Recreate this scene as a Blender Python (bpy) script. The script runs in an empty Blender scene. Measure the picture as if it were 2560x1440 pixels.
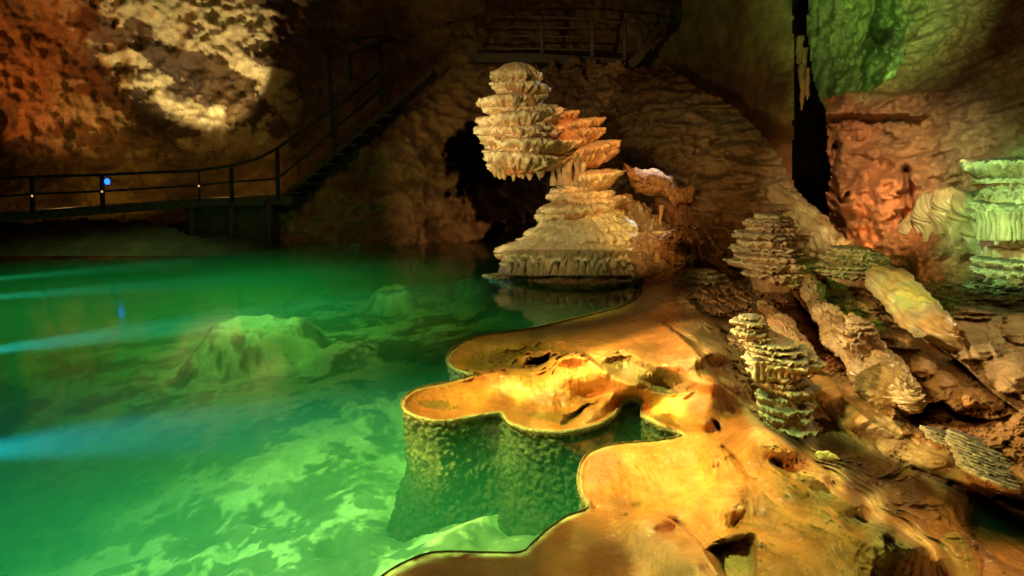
import bpy, math, random
import numpy as np
from mathutils import Vector
sc = bpy.context.scene
COL = sc.collection
R = math.radians
# ------------------------------------------------------------------ camera model
F = 1707.0; PIT = R(10.6); CAMH = 1.7
CP, SP = math.cos(PIT), math.sin(PIT)
def ray(u, v):
    xc = (np.asarray(u, float)-1280)/F; yc = (720-np.asarray(v, float))/F
    return np.stack([xc, CP+yc*SP, -SP+yc*CP], -1)
def gp(u, v, z=0.0):                 # point where the sight line meets height z
    d = ray(u, v); t = (z-CAMH)/d[..., 2]
    return d*t[..., None] + np.array([0, 0, CAMH])
def at(u, v, Y):                     # point on the sight line at distance Y
    d = ray(u, v); t = np.asarray(Y, float)/d[..., 1]
    return d*t[..., None] + np.array([0, 0, CAMH])
def proj(P):
    q = P - np.array([0, 0, CAMH])
    f = np.maximum(q[..., 1]*CP - q[..., 2]*SP, 1e-3); up = q[..., 1]*SP + q[..., 2]*CP
    return 1280+F*q[..., 0]/f, 720-F*up/f
# ------------------------------------------------------------------ noise
_G = np.array([[1,1,0],[-1,1,0],[1,-1,0],[-1,-1,0],[1,0,1],[-1,0,1],[1,0,-1],[-1,0,-1],[0,1,1],[0,-1,1],[0,1,-1],[0,-1,-1],[1,1,0],[-1,1,0],[0,-1,1],[0,-1,-1]], np.float32)
_PT = np.random.RandomState(7).permutation(4096).astype(np.int32)
def pn(P):
    P = np.asarray(P, np.float32); i = np.floor(P).astype(np.int32); f = P - i
    w = f*f*f*(f*(f*6-15)+10)
    out = 0
    for dx in (0, 1):
        hx = _PT[(i[..., 0]+dx) & 4095]; wx = w[..., 0] if dx else 1-w[..., 0]
        for dy in (0, 1):
            hy = _PT[(hx+i[..., 1]+dy) & 4095]; wy = w[..., 1] if dy else 1-w[..., 1]
            for dz in (0, 1):
                h = _PT[(hy+i[..., 2]+dz) & 4095] & 15; wz = w[..., 2] if dz else 1-w[..., 2]
                g = _G[h]
                out = out + wx*wy*wz*(g[..., 0]*(f[..., 0]-dx)+g[..., 1]*(f[..., 1]-dy)+g[..., 2]*(f[..., 2]-dz))
    return out
def fbm(P, s=1.0, o=4, seed=0, lac=2.1, gain=.5):
    P = np.asarray(P, np.float32)*np.float32(s) + np.float32(seed*17.31+100); a = 1; t = 0
    for k in range(o):
        t = t + a*pn(P); P = P*np.float32(lac); a *= gain
    return t
def ridged(P, s=1.0, o=4, seed=0):
    P = np.asarray(P, np.float32)*np.float32(s) + np.float32(seed*9.7+50); a = 1; t = 0
    for k in range(o):
        t = t + a*(1-2.2*np.abs(pn(P))); P = P*np.float32(2.1); a *= .5
    return t
def worley(P, s=1.0):
    P = (np.asarray(P, np.float32)*np.float32(s)).reshape(-1, 3) + 200; i = np.floor(P).astype(np.int32); f = P-i; d1 = np.full(len(P), 9., np.float32); d2 = d1.copy()
    for a in (-1, 0, 1):
        for b in (-1, 0, 1):
            for c in (-1, 0, 1):
                h = _PT[(_PT[(_PT[(i[:, 0]+a) & 4095]+i[:, 1]+b) & 4095]+i[:, 2]+c) & 4095]
                o = np.stack([(h & 15)/15., ((h >> 4) & 15)/15., ((h >> 8) & 15)/15.], -1)+np.array([a, b, c])-f
                d = (o*o).sum(1); n = d < d1; d2 = np.where(n, d1, np.minimum(d2, d)); d1 = np.where(n, d, d1)
    return np.sqrt(d1), np.sqrt(d2)
def ledges(P, k, seed=0, w=1.2):
    t = P[..., 2]*k + w*fbm(P, 2.5, 4, seed); t = t-np.floor(t); return t**1.5*sstep(1, .88, t)
def sstep(a, b, x):
    t = np.clip((x-a)/(b-a), 0, 1); return t*t*(3-2*t)
def gblur(A, sx, sy):
    for ax, s_ in ((0, sy), (1, sx)):
        n = int(3*s_)+1; k = np.exp(-.5*(np.arange(-n, n+1)/s_)**2); k /= k.sum()
        pad = [(0, 0), (0, 0)]; pad[ax] = (n, n); B_ = np.pad(A, pad, mode='edge'); out = 0
        for i in range(2*n+1): out = out + k[i]*(B_[i:i+A.shape[0]] if ax == 0 else B_[:, i:i+A.shape[1]])
        A = out
    return A
# ------------------------------------------------------------------ interpolation of control points
def rbf(pts, vals, smooth=1e-4):
    pts = np.asarray(pts, float); vals = np.asarray(vals, float); n, d = pts.shape
    K = np.linalg.norm(pts[:, None]-pts[None], axis=-1); K = -K - np.eye(n)*smooth*0
    A = np.zeros((n+d+1, n+d+1)); A[:n, :n] = K - np.eye(n)*smooth; A[:n, n] = 1; A[n, :n] = 1; A[:n, n+1:] = pts; A[n+1:, :n] = pts.T
    b = np.zeros((n+d+1,)+vals.shape[1:]); b[:n] = vals
    w = np.linalg.solve(A, b)
    def ev(X):
        X = np.asarray(X, float); sh = X.shape[:-1]; X = X.reshape(-1, d); o = []
        for k in range(0, len(X), 40000):
            x = X[k:k+40000]; D = -np.linalg.norm(x[:, None]-pts[None], axis=-1)
            o.append(D@w[:n] + w[n] + x@w[n+1:])
        return np.concatenate(o).reshape(sh+vals.shape[1:])
    return ev
def paint(u, v, table, P=None, warp=30, power=4, soft=25):
    """albedo from scattered samples (a,b,r,g,b)"""
    T = np.array(table, float); sh = u.shape; u = u.ravel().astype(float); v = v.ravel().astype(float)
    if P is not None:
        Q = P.reshape(-1, 3); s = 1.6
        u += warp*fbm(Q, s, 3, 3); v += warp*fbm(Q, s, 3, 8)
    out = []
    for k in range(0, len(u), 40000):
        d = (u[k:k+40000, None]-T[:, 0])**2 + (v[k:k+40000, None]-T[:, 1])**2 + soft**2
        w = d**(-power/2); w /= w.sum(1, keepdims=True); out.append(w@T[:, 2:5])
    return np.concatenate(out).reshape(sh+(3,))
def inpoly(x, y, poly):
    c = np.zeros(x.shape, bool); n = len(poly)
    for i in range(n):
        x1, y1 = poly[i][:2]; x2, y2 = poly[(i+1) % n][:2]
        if y1 == y2: continue
        c ^= ((y1 > y) != (y2 > y)) & (x < (x2-x1)*(y-y1)/(y2-y1)+x1)
    return c
def distpoly(x, y, pts, closed=True):
    d = np.full(x.shape, 1e9); n = len(pts)
    for i in range(n if closed else n-1):
        a = pts[i]; b = pts[(i+1) % n]; ex, ey = b[0]-a[0], b[1]-a[1]; L = ex*ex+ey*ey+1e-12
        t = np.clip(((x-a[0])*ex+(y-a[1])*ey)/L, 0, 1)
        d = np.minimum(d, (x-a[0]-t*ex)**2+(y-a[1]-t*ey)**2)
    return np.sqrt(d)
def smoothline(pts, n=4, closed=False):     # Catmull-Rom
    P = np.array(pts, float); m = len(P); out = []
    for i in range(m if closed else m-1):
        if closed: a, b, c, d = P[(i-1) % m], P[i], P[(i+1) % m], P[(i+2) % m]
        else: a, b, c, d = P[max(i-1, 0)], P[i], P[i+1], P[min(i+2, m-1)]
        for k in range(n):
            t = k/n; out.append(.5*((2*b)+(c-a)*t+(2*a-5*b+4*c-d)*t*t+(3*b-a-3*c+d)*t**3))
    if not closed: out.append(P[-1])
    return np.array(out)
# ------------------------------------------------------------------ mesh helpers
def mk(name, verts, faces, mat, cols=None, parent=None, smooth=True, origin=None, normals=None):
    verts = np.asarray(verts, np.float32).reshape(-1, 3)
    if origin is None: origin = (0, 0, 0)
    if parent is not None: origin = parent.location
    v = verts - np.array(origin, np.float32)
    me = bpy.data.meshes.new(name); faces = np.asarray(faces, np.int32); nf, k = faces.shape
    me.vertices.add(len(v)); me.vertices.foreach_set('co', v.ravel())
    me.loops.add(nf*k); me.loops.foreach_set('vertex_index', faces.ravel())
    me.polygons.add(nf); me.polygons.foreach_set('loop_start', np.arange(0, nf*k, k, dtype=np.int32))
    me.polygons.foreach_set('use_smooth', np.full(nf, smooth))
    if cols is not None:
        a = me.color_attributes.new('Col', 'FLOAT_COLOR', 'POINT')
        c = np.ones((len(v), 4), np.float32); c[:, :3] = np.clip(np.asarray(cols).reshape(-1, 3), 0, 1); a.data.foreach_set('color', c.ravel())
    me.update(calc_edges=True); me.validate()
    if normals is not None: me.normals_split_custom_set_from_vertices(np.asarray(normals, np.float32).reshape(-1, 3))
    me.materials.append(mat)
    o = bpy.data.objects.new(name, me); COL.objects.link(o)
    if parent is not None: o.parent = parent
    else: o.location = origin
    return o
def thing(name, label, cat, loc, group=None):
    o = bpy.data.objects.new(name, None); COL.objects.link(o); o.location = tuple(float(c) for c in loc); o.empty_display_size = .2
    o['label'] = label; o['category'] = cat
    if group: o['group'] = group
    return o
def tag(o, label=None, cat=None, group=None, kind=None):
    if label: o['label'] = label
    if cat: o['category'] = cat
    if group: o['group'] = group
    if kind: o['kind'] = kind
    return o
def gridfaces(nu, nv, closeu=False):
    i = np.arange(nv-1)[:, None]; j = np.arange(nu if closeu else nu-1)[None]
    jn = (j+1) % nu
    return np.stack([i*nu+j, i*nu+jn, (i+1)*nu+jn, (i+1)*nu+j], -1).reshape(-1, 4)
def compact(verts, faces, *extra):
    used = np.unique(faces); m = np.full(len(verts), -1); m[used] = np.arange(len(used))
    return (verts[used], m[faces]) + tuple(e[used] if e is not None else None for e in extra)
def normals_of(verts, faces):
    a, b, c, d = (verts[faces[:, k]] for k in range(4)); n = np.cross(c-a, d-b)
    N = np.zeros_like(verts)
    for k in range(4):
        for ax in range(3): N[:, ax] += np.bincount(faces[:, k], n[:, ax], len(verts))
    return N/np.maximum(np.linalg.norm(N, axis=1, keepdims=True), 1e-9)
# ------------------------------------------------------------------ materials
def rock(name, rough=(.35, .6), bump=.5, bdist=.02, scales=(6, 30), vor=0, var=.35, spec=.5, streak=None, grain=0.3, coat=0):
    m = bpy.data.materials.new(name); m.use_nodes = True; nt = m.node_tree; N = nt.nodes; L = nt.links
    b = N['Principled BSDF']; g = N.new('ShaderNodeNewGeometry')
    at_ = N.new('ShaderNodeAttribute'); at_.attribute_name = 'Col'
    pos = g.outputs['Position']
    if streak:
        mp = N.new('ShaderNodeMapping'); mp.inputs['Scale'].default_value = streak[:3]; mp.inputs['Rotation'].default_value = streak[3] if len(streak) > 3 else (0, 0, 0)
        L.new(pos, mp.inputs[0]); spos = mp.outputs[0]
    else: spos = pos
    n1 = N.new('ShaderNodeTexNoise'); n1.inputs['Scale'].default_value = scales[0]; n1.inputs['Detail'].default_value = 8; n1.inputs['Roughness'].default_value = .65; L.new(spos, n1.inputs[0])
    n2 = N.new('ShaderNodeTexNoise'); n2.inputs['Scale'].default_value = scales[1]; n2.inputs['Detail'].default_value = 6; n2.inputs['Roughness'].default_value = .7; L.new(pos, n2.inputs[0])
    mr = N.new('ShaderNodeMapRange'); mr.inputs[1].default_value = .3; mr.inputs[2].default_value = .7; mr.inputs[3].default_value = 1-var; mr.inputs[4].default_value = 1+var; L.new(n1.outputs[0], mr.inputs[0])
    mr2 = N.new('ShaderNodeMapRange'); mr2.inputs[1].default_value = .3; mr2.inputs[2].default_value = .7; mr2.inputs[3].default_value = 1-var*.7; mr2.inputs[4].default_value = 1+var*.7; L.new(n2.outputs[0], mr2.inputs[0])
    mm = N.new('ShaderNodeMath'); mm.operation = 'MULTIPLY'; L.new(mr.outputs[0], mm.inputs[0]); L.new(mr2.outputs[0], mm.inputs[1])
    vs = N.new('ShaderNodeVectorMath'); vs.operation = 'SCALE'; L.new(at_.outputs['Color'], vs.inputs[0]); L.new(mm.outputs[0], vs.inputs['Scale'])
    L.new(vs.outputs[0], b.inputs['Base Color'])
    rr = N.new('ShaderNodeMapRange'); rr.inputs[1].default_value = .35; rr.inputs[2].default_value = .65; rr.inputs[3].default_value = rough[0]; rr.inputs[4].default_value = rough[1]; L.new(n1.outputs[0], rr.inputs[0])
    L.new(rr.outputs[0], b.inputs['Roughness']); b.inputs['Specular IOR Level'].default_value = spec
    if coat: b.inputs['Coat Weight'].default_value = coat; b.inputs['Coat Roughness'].default_value = .18
    # height
    s = N.new('ShaderNodeMath'); s.operation = 'MULTIPLY_ADD'; L.new(n2.outputs[0], s.inputs[0]); s.inputs[1].default_value = grain; L.new(n1.outputs[0], s.inputs[2])
    h = s.outputs[0]
    if vor:
        vt = N.new('ShaderNodeTexVoronoi'); vt.inputs['Scale'].default_value = vor; 
        ad = N.new('ShaderNodeVectorMath'); ad.operation = 'MULTIPLY_ADD'; L.new(n2.outputs['Color'], ad.inputs[0]); ad.inputs[1].default_value = (.03, .03, .03); L.new(pos, ad.inputs[2]); L.new(ad.outputs[0], vt.inputs[0])
        s2 = N.new('ShaderNodeMath'); s2.operation = 'MULTIPLY_ADD'; L.new(vt.outputs['Distance'], s2.inputs[0]); s2.inputs[1].default_value = -.7; L.new(h, s2.inputs[2]); h = s2.outputs[0]
    bp = N.new('ShaderNodeBump'); bp.inputs['Strength'].default_value = bump; bp.inputs['Distance'].default_value = bdist; L.new(h, bp.inputs['Height']); L.new(bp.outputs[0], b.inputs['Normal'])
    return m
def plain(name, col, rough=.5, metal=0, emit=None, es=1):
    m = bpy.data.materials.new(name); m.use_nodes = True; b = m.node_tree.nodes['Principled BSDF']; N = m.node_tree.nodes; L = m.node_tree.links
    n = N.new('ShaderNodeTexNoise'); n.inputs['Scale'].default_value = 9; n.inputs['Detail'].default_value = 5
    g = N.new('ShaderNodeNewGeometry'); L.new(g.outputs['Position'], n.inputs[0])
    cr = N.new('ShaderNodeMapRange'); cr.inputs[1].default_value = .3; cr.inputs[2].default_value = .7; cr.inputs[3].default_value = .6; cr.inputs[4].default_value = 1.3; L.new(n.outputs[0], cr.inputs[0])
    vs = N.new('ShaderNodeVectorMath'); vs.operation = 'SCALE'; vs.inputs[0].default_value = col; L.new(cr.outputs[0], vs.inputs['Scale']); L.new(vs.outputs[0], b.inputs['Base Color'])
    b.inputs['Roughness'].default_value = rough; b.inputs['Metallic'].default_value = metal
    if emit: b.inputs['Emission Color'].default_value = (*emit, 1); b.inputs['Emission Strength'].default_value = es
    return m
M_wall = rock('cave_rock', (.55, .85), .8, .08, (2.5, 14), var=.3, spec=.25, grain=.35)
M_bank = rock('wet_orange_flowstone', (.07, .20), .9, .009, (16, 50), var=.12, spec=.5, grain=.8, streak=(1.3, .8, 1.3, (0, 0, R(8))))
M_slope = rock('ledged_brown_stone', (.35, .65), .7, .02, (10, 55), vor=26, var=.28, spec=.4, grain=.4)
M_rough = rock('cauliflower_calcite', (.5, .8), 1.0, .04, (14, 60), vor=26, var=.45, spec=.3)
M_plate = rock('plate_calcite', (.4, .65), .8, .02, (16, 70), vor=30, var=.25, spec=.4)
M_flow = rock('wet_cream_flowstone', (.25, .5), .35, .012, (9, 60), var=.2, spec=.5, grain=.3, coat=.15)
M_bed = rock('pool_bed_silt', (.8, .95), .5, .05, (5, 25), var=.25, spec=.1)
M_steel = plain('painted_steel', (.012, .011, .009), .6, .2)
M_deck = plain('dark_concrete', (.05, .035, .02), .85)
M_pale = plain('pale_concrete', (.085, .052, .025), .85)
#SECTION terrain
# ------------------------------------------------------------------ terrain of the pool and its right bank
RZ = .035
shore_px = [(1612,700),(1600,738),(1560,765),(1500,782),(1440,797),(1330,822),(1262,832),(1195,842),(1140,868),(1119,897),(1130,920),(1170,934),(1180,940),
 (1120,957),(1045,972),(1008,1000),(1014,1028),(1060,1048),(1110,1053),(1180,1042),(1240,1032),(1258,1036),(1270,1054),(1310,1072),(1380,1080),(1440,1076),(1500,1060),(1540,1034),(1556,1008),(1580,1000),
 (1604,1012),(1606,1040),(1640,1060),(1706,1088),(1640,1104),(1570,1109),(1510,1118),(1463,1144),(1447,1190),(1454,1240),(1472,1272),(1420,1292),(1370,1326),(1330,1362),(1300,1384),(1200,1384),(1085,1384),(1010,1410),(960,1440),(900,1490),(820,1560)]
shore = [tuple(gp(u, v, RZ)[:2]) for u, v in smoothline(shore_px, 3)]
bankpoly = shore + [(-.6, 1.2), (12, 1.0), (14, 13), (3.2, 13), (2.2, 10.6)]
ctl = [(1640, 700, 0.03), (1700, 690, 0.173), (1760, 670, 0.324), (1850, 650, 0.25), (1600, 760, 0.05), (1700, 760, 0.248), (1800, 760, 0.24), (1900, 760, 0.24), (1650, 720, 0.135), (1500, 800, 0.079), (1600, 800, 0.23), (1700, 820, 0.418), (1800, 850, 0.3), (1870, 860, 0.3), (1400, 815, 0.05), (1340, 835, 0.06), (1450, 850, 0.211), (1550, 860, 0.305), (1650, 865, 0.362), (1330, 828, 0.04), (1390, 845, 0.154), (1290, 845, 0.06), (1164, 898, 0.01), (1213, 914, 0.005), (1261, 913, 0.01), (1300, 884, 0.035), (1339, 873, 0.05), (1190, 870, 0.03), (1250, 865, 0.04), (1300, 858, 0.06), (1350, 850, 0.117), (1400, 866, 0.192), (1145, 893, 0.015), (1261, 917, 0.05), (1300, 891, 0.098), (1325, 884, 0.127), (1383, 878, 0.192), (1412, 880, 0.23), (1271, 922, 0.05), (1329, 921, 0.089), (1378, 901, 0.173), (1393, 889, 0.211), (1086, 957, 0.045), (1154, 950, 0.06), (1179, 935, 0.098), (1220, 930, 0.117), (1261, 926, 0.135), (1393, 895, 0.267), (1430, 885, 0.324), (1460, 893, 0.343), (1510, 930, 0.343), (1560, 960, 0.305), (1590, 971, 0.267), (1100, 985, 0.015), (1180, 975, 0.045), (1260, 965, 0.079), (1340, 955, 0.135), (1420, 945, 0.192), (1490, 955, 0.211), (1210, 950, 0.079), (1300, 938, 0.154), (1380, 920, 0.211), (1440, 915, 0.248), (1040, 1005, 0.0), (1060, 1018, -0.005), (1130, 1032, 0.0), (1180, 1018, 0.0), (1210, 1005, 0.01), (1270, 1003, 0.015), (1315, 1016, 0.01), (1380, 1016, 0.02), (1450, 1003, 0.03), (1500, 985, 0.06), (1350, 1040, -0.005), (1420, 1035, -0.01), (1475, 1008, 0.01), (1310, 1040, 0.0), (1400, 1060, 0.0), (1230, 1020, 0.01), (1530, 995, 0.135), (1500, 1003, 0.135), (1480, 1022, 0.108), (1458, 1046, 0.07), (1520, 1030, 0.05), (1500, 1050, 0.045), (1545, 1000, 0.06), (1500, 908, 0.324), (1538, 878, 0.343), (1568, 875, 0.362), (1592, 885, 0.38), (1592, 895, 0.38), (1640, 915, 0.399), (1704, 935, 0.38), (1718, 957, 0.362), (1742, 973, 0.324), (1650, 895, 0.418), (1720, 915, 0.456), (1770, 950, 0.418), (1590, 975, 0.23), (1640, 981, 0.23), (1700, 991, 0.248), (1735, 985, 0.286), (1560, 968, 0.248), (1650, 1030, 0.192), (1680, 1035, 0.173), (1615, 1012, 0.079), (1640, 1008, 0.135), (1700, 1050, 0.154), (1700, 1078, 0.06), (1760, 1060, 0.286), (1810, 1040, 0.216), (1850, 1060, 0.312), (1780, 1010, 0.305), (1830, 1000, 0.22), (1795, 1070, 0.192), (1780, 1055, 0.267), (1650, 1000, 0.192), (1500, 1180, 0.045), (1480, 1230, 0.045), (1600, 1130, 0.075), (1700, 1110, 0.12), (1600, 1200, 0.042), (1700, 1200, 0.072), (1700, 1270, 0.06), (1760, 1310, 0.13), (1780, 1150, 0.232), (1840, 1150, 0.312), (1870, 1250, 0.36), (1850, 1300, 0.264), (1600, 1270, 0.042), (1550, 1230, 0.03), (1680, 1320, 0.06), (1740, 1345, 0.14), (1930, 1200, 0.408), (1900, 1060, 0.392), (1940, 1095, 0.44), (1990, 1125, 0.488), (2060, 1185, 0.536), (2150, 1260, 0.584), (2220, 1320, 0.6), (2290, 1370, 0.584), (2000, 1250, 0.456), (2000, 1350, 0.456), (2100, 1400, 0.52), (1950, 1150, 0.44), (2250, 1430, 0.52), (2100, 1300, 0.552), (1895, 1335, 0.36), (1910, 1420, 0.392), (1900, 1370, 0.376), (1800, 1345, 0.17), (1850, 1325, 0.264), (1400, 1320, 0.07), (1350, 1400, 0.14), (1200, 1420, 0.12), (1100, 1405, 0.07), (1500, 1300, 0.1), (1550, 1350, 0.13), (1570, 1300, 0.15), (1600, 1287, 0.17), (1650, 1310, 0.24), (1690, 1350, 0.28), (1740, 1410, 0.376), (1780, 1450, 0.392), (1640, 1360, 0.22), (1690, 1440, 0.26), (1600, 1400, 0.14), (1650, 1460, 0.15), (1730, 1355, 0.18), (1790, 1420, 0.264), (1450, 1440, 0.18), (1550, 1430, 0.13), (1250, 1500, 0.2), (1500, 1520, 0.2), (2000, 1090, -0.05), (1960, 1080, 0.05), (2100, 1135, -0.15), (2060, 1110, -0.15), (2180, 1190, -0.05), (2050, 1150, 0.07), (2250, 1240, 0.0), (2400, 1310, 0.02), (2480, 1285, -0.1), (2550, 1300, -0.1), (2010, 1120, 0.05), (2120, 1170, 0.07), (2170, 1205, 0.09), (2250, 1232, 0.09), (2350, 1290, 0.17), (2430, 1345, 0.18), (2320, 1330, 0.1), (2450, 1400, 0.17), (2530, 1430, 0.2), (2350, 1440, 0.25), (2560, 1380, 0.05), (2300, 1290, 0.13), (2200, 1260, 0.13), (1720, 830, 0.456), (1780, 880, 0.531), (1830, 950, 0.28), (1800, 920, 0.3), (1850, 870, 0.33), (1790, 960, 0.418), (2250, 1110, 0.14), (2350, 1180, 0.11), (2450, 1240, 0.09), (2100, 700, 0.3), (2000, 640, 0.3), (2150, 620, 0.4), (1800, 600, 0.5), (1950, 570, 0.6), (1700, 600, 0.701), (2700, 1400, 0.2), (2400, 650, 0.5), (2300, 560, 0.8), (2600, 600, 0.8), (1900, 1600, 0.36), (2300, 1600, 0.44), (2700, 1600, 0.3), (1500, 1620, 0.2), (1200, 1600, 0.2), (1340, 900, 0.089), (1375, 893, 0.154), (1445, 1030, 0.02), (1470, 1012, 0.05), (1600, 930, 0.35), (1650, 955, 0.267), (1690, 970, 0.267), (1560, 925, 0.305), (1830, 1380, 0.264), (1870, 1400, 0.328), (1810, 1430, 0.264), (1840, 1500, 0.328), (1570, 980, 0.248), (1610, 992, 0.192), (2390, 1385, 0.12), (2400, 1430, 0.16), (1860, 960, 0.22), (1880, 900, 0.25), (1900, 1000, 0.06), (1870, 1030, 0.14), (1940, 1040, -0.02), (1650, 1200, 0.036), (1720, 1230, 0.054), (1740, 1150, 0.11), (1790, 1220, 0.2), (1820, 1280, 0.26), (2000, 740, 0.22), (2060, 720, 0.28), (2150, 720, 0.32), (2250, 720, 0.36), (2350, 740, 0.4), (2480, 760, 0.42), (2560, 780, 0.45), (2700, 800, 0.5), (2040, 800, 0.22), (2120, 800, 0.34), (2200, 800, 0.36), (2300, 820, 0.36), (2400, 830, 0.42), (2520, 850, 0.46), (2700, 900, 0.5), (2000, 850, 0.2), (2060, 880, 0.2), (2150, 880, 0.33), (2230, 900, 0.34), (2320, 920, 0.34), (2420, 920, 0.38), (2540, 950, 0.44), (2030, 930, 0.2), (2100, 960, 0.22), (2200, 1000, 0.24), (2280, 980, 0.32), (2360, 980, 0.3), (2450, 990, 0.34), (2560, 1040, 0.36), (2080, 1010, 0.22), (2150, 1060, 0.24), (2250, 1110, 0.24), (2350, 1050, 0.22), (2450, 1060, 0.26), (2560, 1120, 0.3), (2350, 1160, 0.22), (2450, 1200, 0.22), (2550, 1220, 0.22), (2300, 1040, 0.22), (2700, 1200, 0.3), (2850, 1000, 0.5), (2850, 1300, 0.3), (2700, 1330, 0.2), (1560, 1170, 0.04), (1640, 1160, 0.055), (1700, 1160, 0.07), (1760, 1200, 0.1)]
_rim = smoothline(shore_px, 2)
for u, v in _rim: ctl.append((u, v, RZ))
NA, NR = 900, 860
az = np.linspace(R(-48), R(18), NA)
s = np.linspace(0, 1, NR); r = (1.75**-.75 + (17.0**-.75-1.75**-.75)*s)**(-1/.75)
X = r[:, None]*np.sin(az)[None]; Y = r[:, None]*np.cos(az)[None]
print('terrain grid', X.shape)
Q = np.stack([X, Y, 0*X], -1)
wx = .012*fbm(Q, 9, 2, 5); wy = .012*fbm(Q, 9, 2, 6)
near = (X > -1.6) | (Y < 2)
inside = inpoly(X+wx, Y+wy, bankpoly)
dist = distpoly(X+wx, Y+wy, shore, closed=False)
msk = inside
# under-water wall and bed
bedc = [(0,1500,-.85),(400,1440,-.75),(800,1400,-.65),(1100,1380,-.55),(1300,1320,-.5),(200,1200,-.95),(700,1150,-.85),(1000,1200,-.58),(1300,1200,-.5),(-300,1000,-1.4),(100,1000,-1.3),(500,1000,-1.0),(850,950,-.8),(1000,900,-.85),(1150,800,-.85),
 (0,850,-1.4),(300,850,-1.1),(700,900,-.8),(850,820,-.7),(1000,780,-.7),(1000,720,-.75),(0,700,-1.2),(500,700,-1.0),(900,660,-.9),(1200,680,-.7),(1300,760,-.7),(1400,730,-.6)]
_b = np.array(bedc, float); _bw = gp(_b[:, 0], _b[:, 1], 0*_b[:, 2]); 
B = rbf(_bw[:, :2], _b[:, 2], .05)
Zbed = np.clip(B(np.stack([X, Y], -1)), -2.6, -.5)
Zbed += .09*fbm(Q, 1.6, 4, 21) - .09*sstep(.06, .26, fbm(Q, 2.6, 4, 33))*sstep(6, 4, Y) + .03*fbm(Q, 6, 3, 30)
wn = np.zeros_like(X)
Zbed = gblur(np.minimum(Zbed, -.52+.05*fbm(Q, 2, 3, 31)), 6, 6)
Zbed = np.where(dist < .3, Zbed-.10*sstep(.3, 0, dist), Zbed)
# submerged mounds
def mound(cu, cv, z, rx, ry, depth, crater=0, rot=0, sharp=3):
    c = gp(cu, cv, z); dx = X-c[0]; dy = Y-c[1]; ca, sa = math.cos(rot), math.sin(rot)
    q = np.sqrt(((dx*ca+dy*sa)/rx)**2+((-dx*sa+dy*ca)/ry)**2)*(1+.22*fbm(Q, 1.4, 3, 50))
    top = z - np.where(q < 1, depth*q**sharp, depth+.75*(q-1)) - crater*(1-sstep(.35, .85, q))*1.0
    return top
M1 = np.maximum(mound(640, 805, -.44, .62, .66, .05, .10, sharp=4), mound(880, 860, -.60, .5, .6, .15))
M2 = np.maximum(mound(985, 715, -.46, .34, .5, .12, .08), mound(1190, 695, -.45, .4, .5, .12, .0))
M3 = mound(960, 985, -.62, .5, .6, .2)
Zp = np.maximum(Zbed, np.maximum(M1, np.maximum(M2, M3))+.06*fbm(Q, 3, 4, 55))
Z = np.where(inside, np.minimum(Zp, -.5), Zp)
T = np.stack([X, Y, Z], -1); T_U, T_V = proj(T)
O1, O2, O3 = (.50, .20, .035), (.42, .15, .025), (.30, .10, .02)
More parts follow.
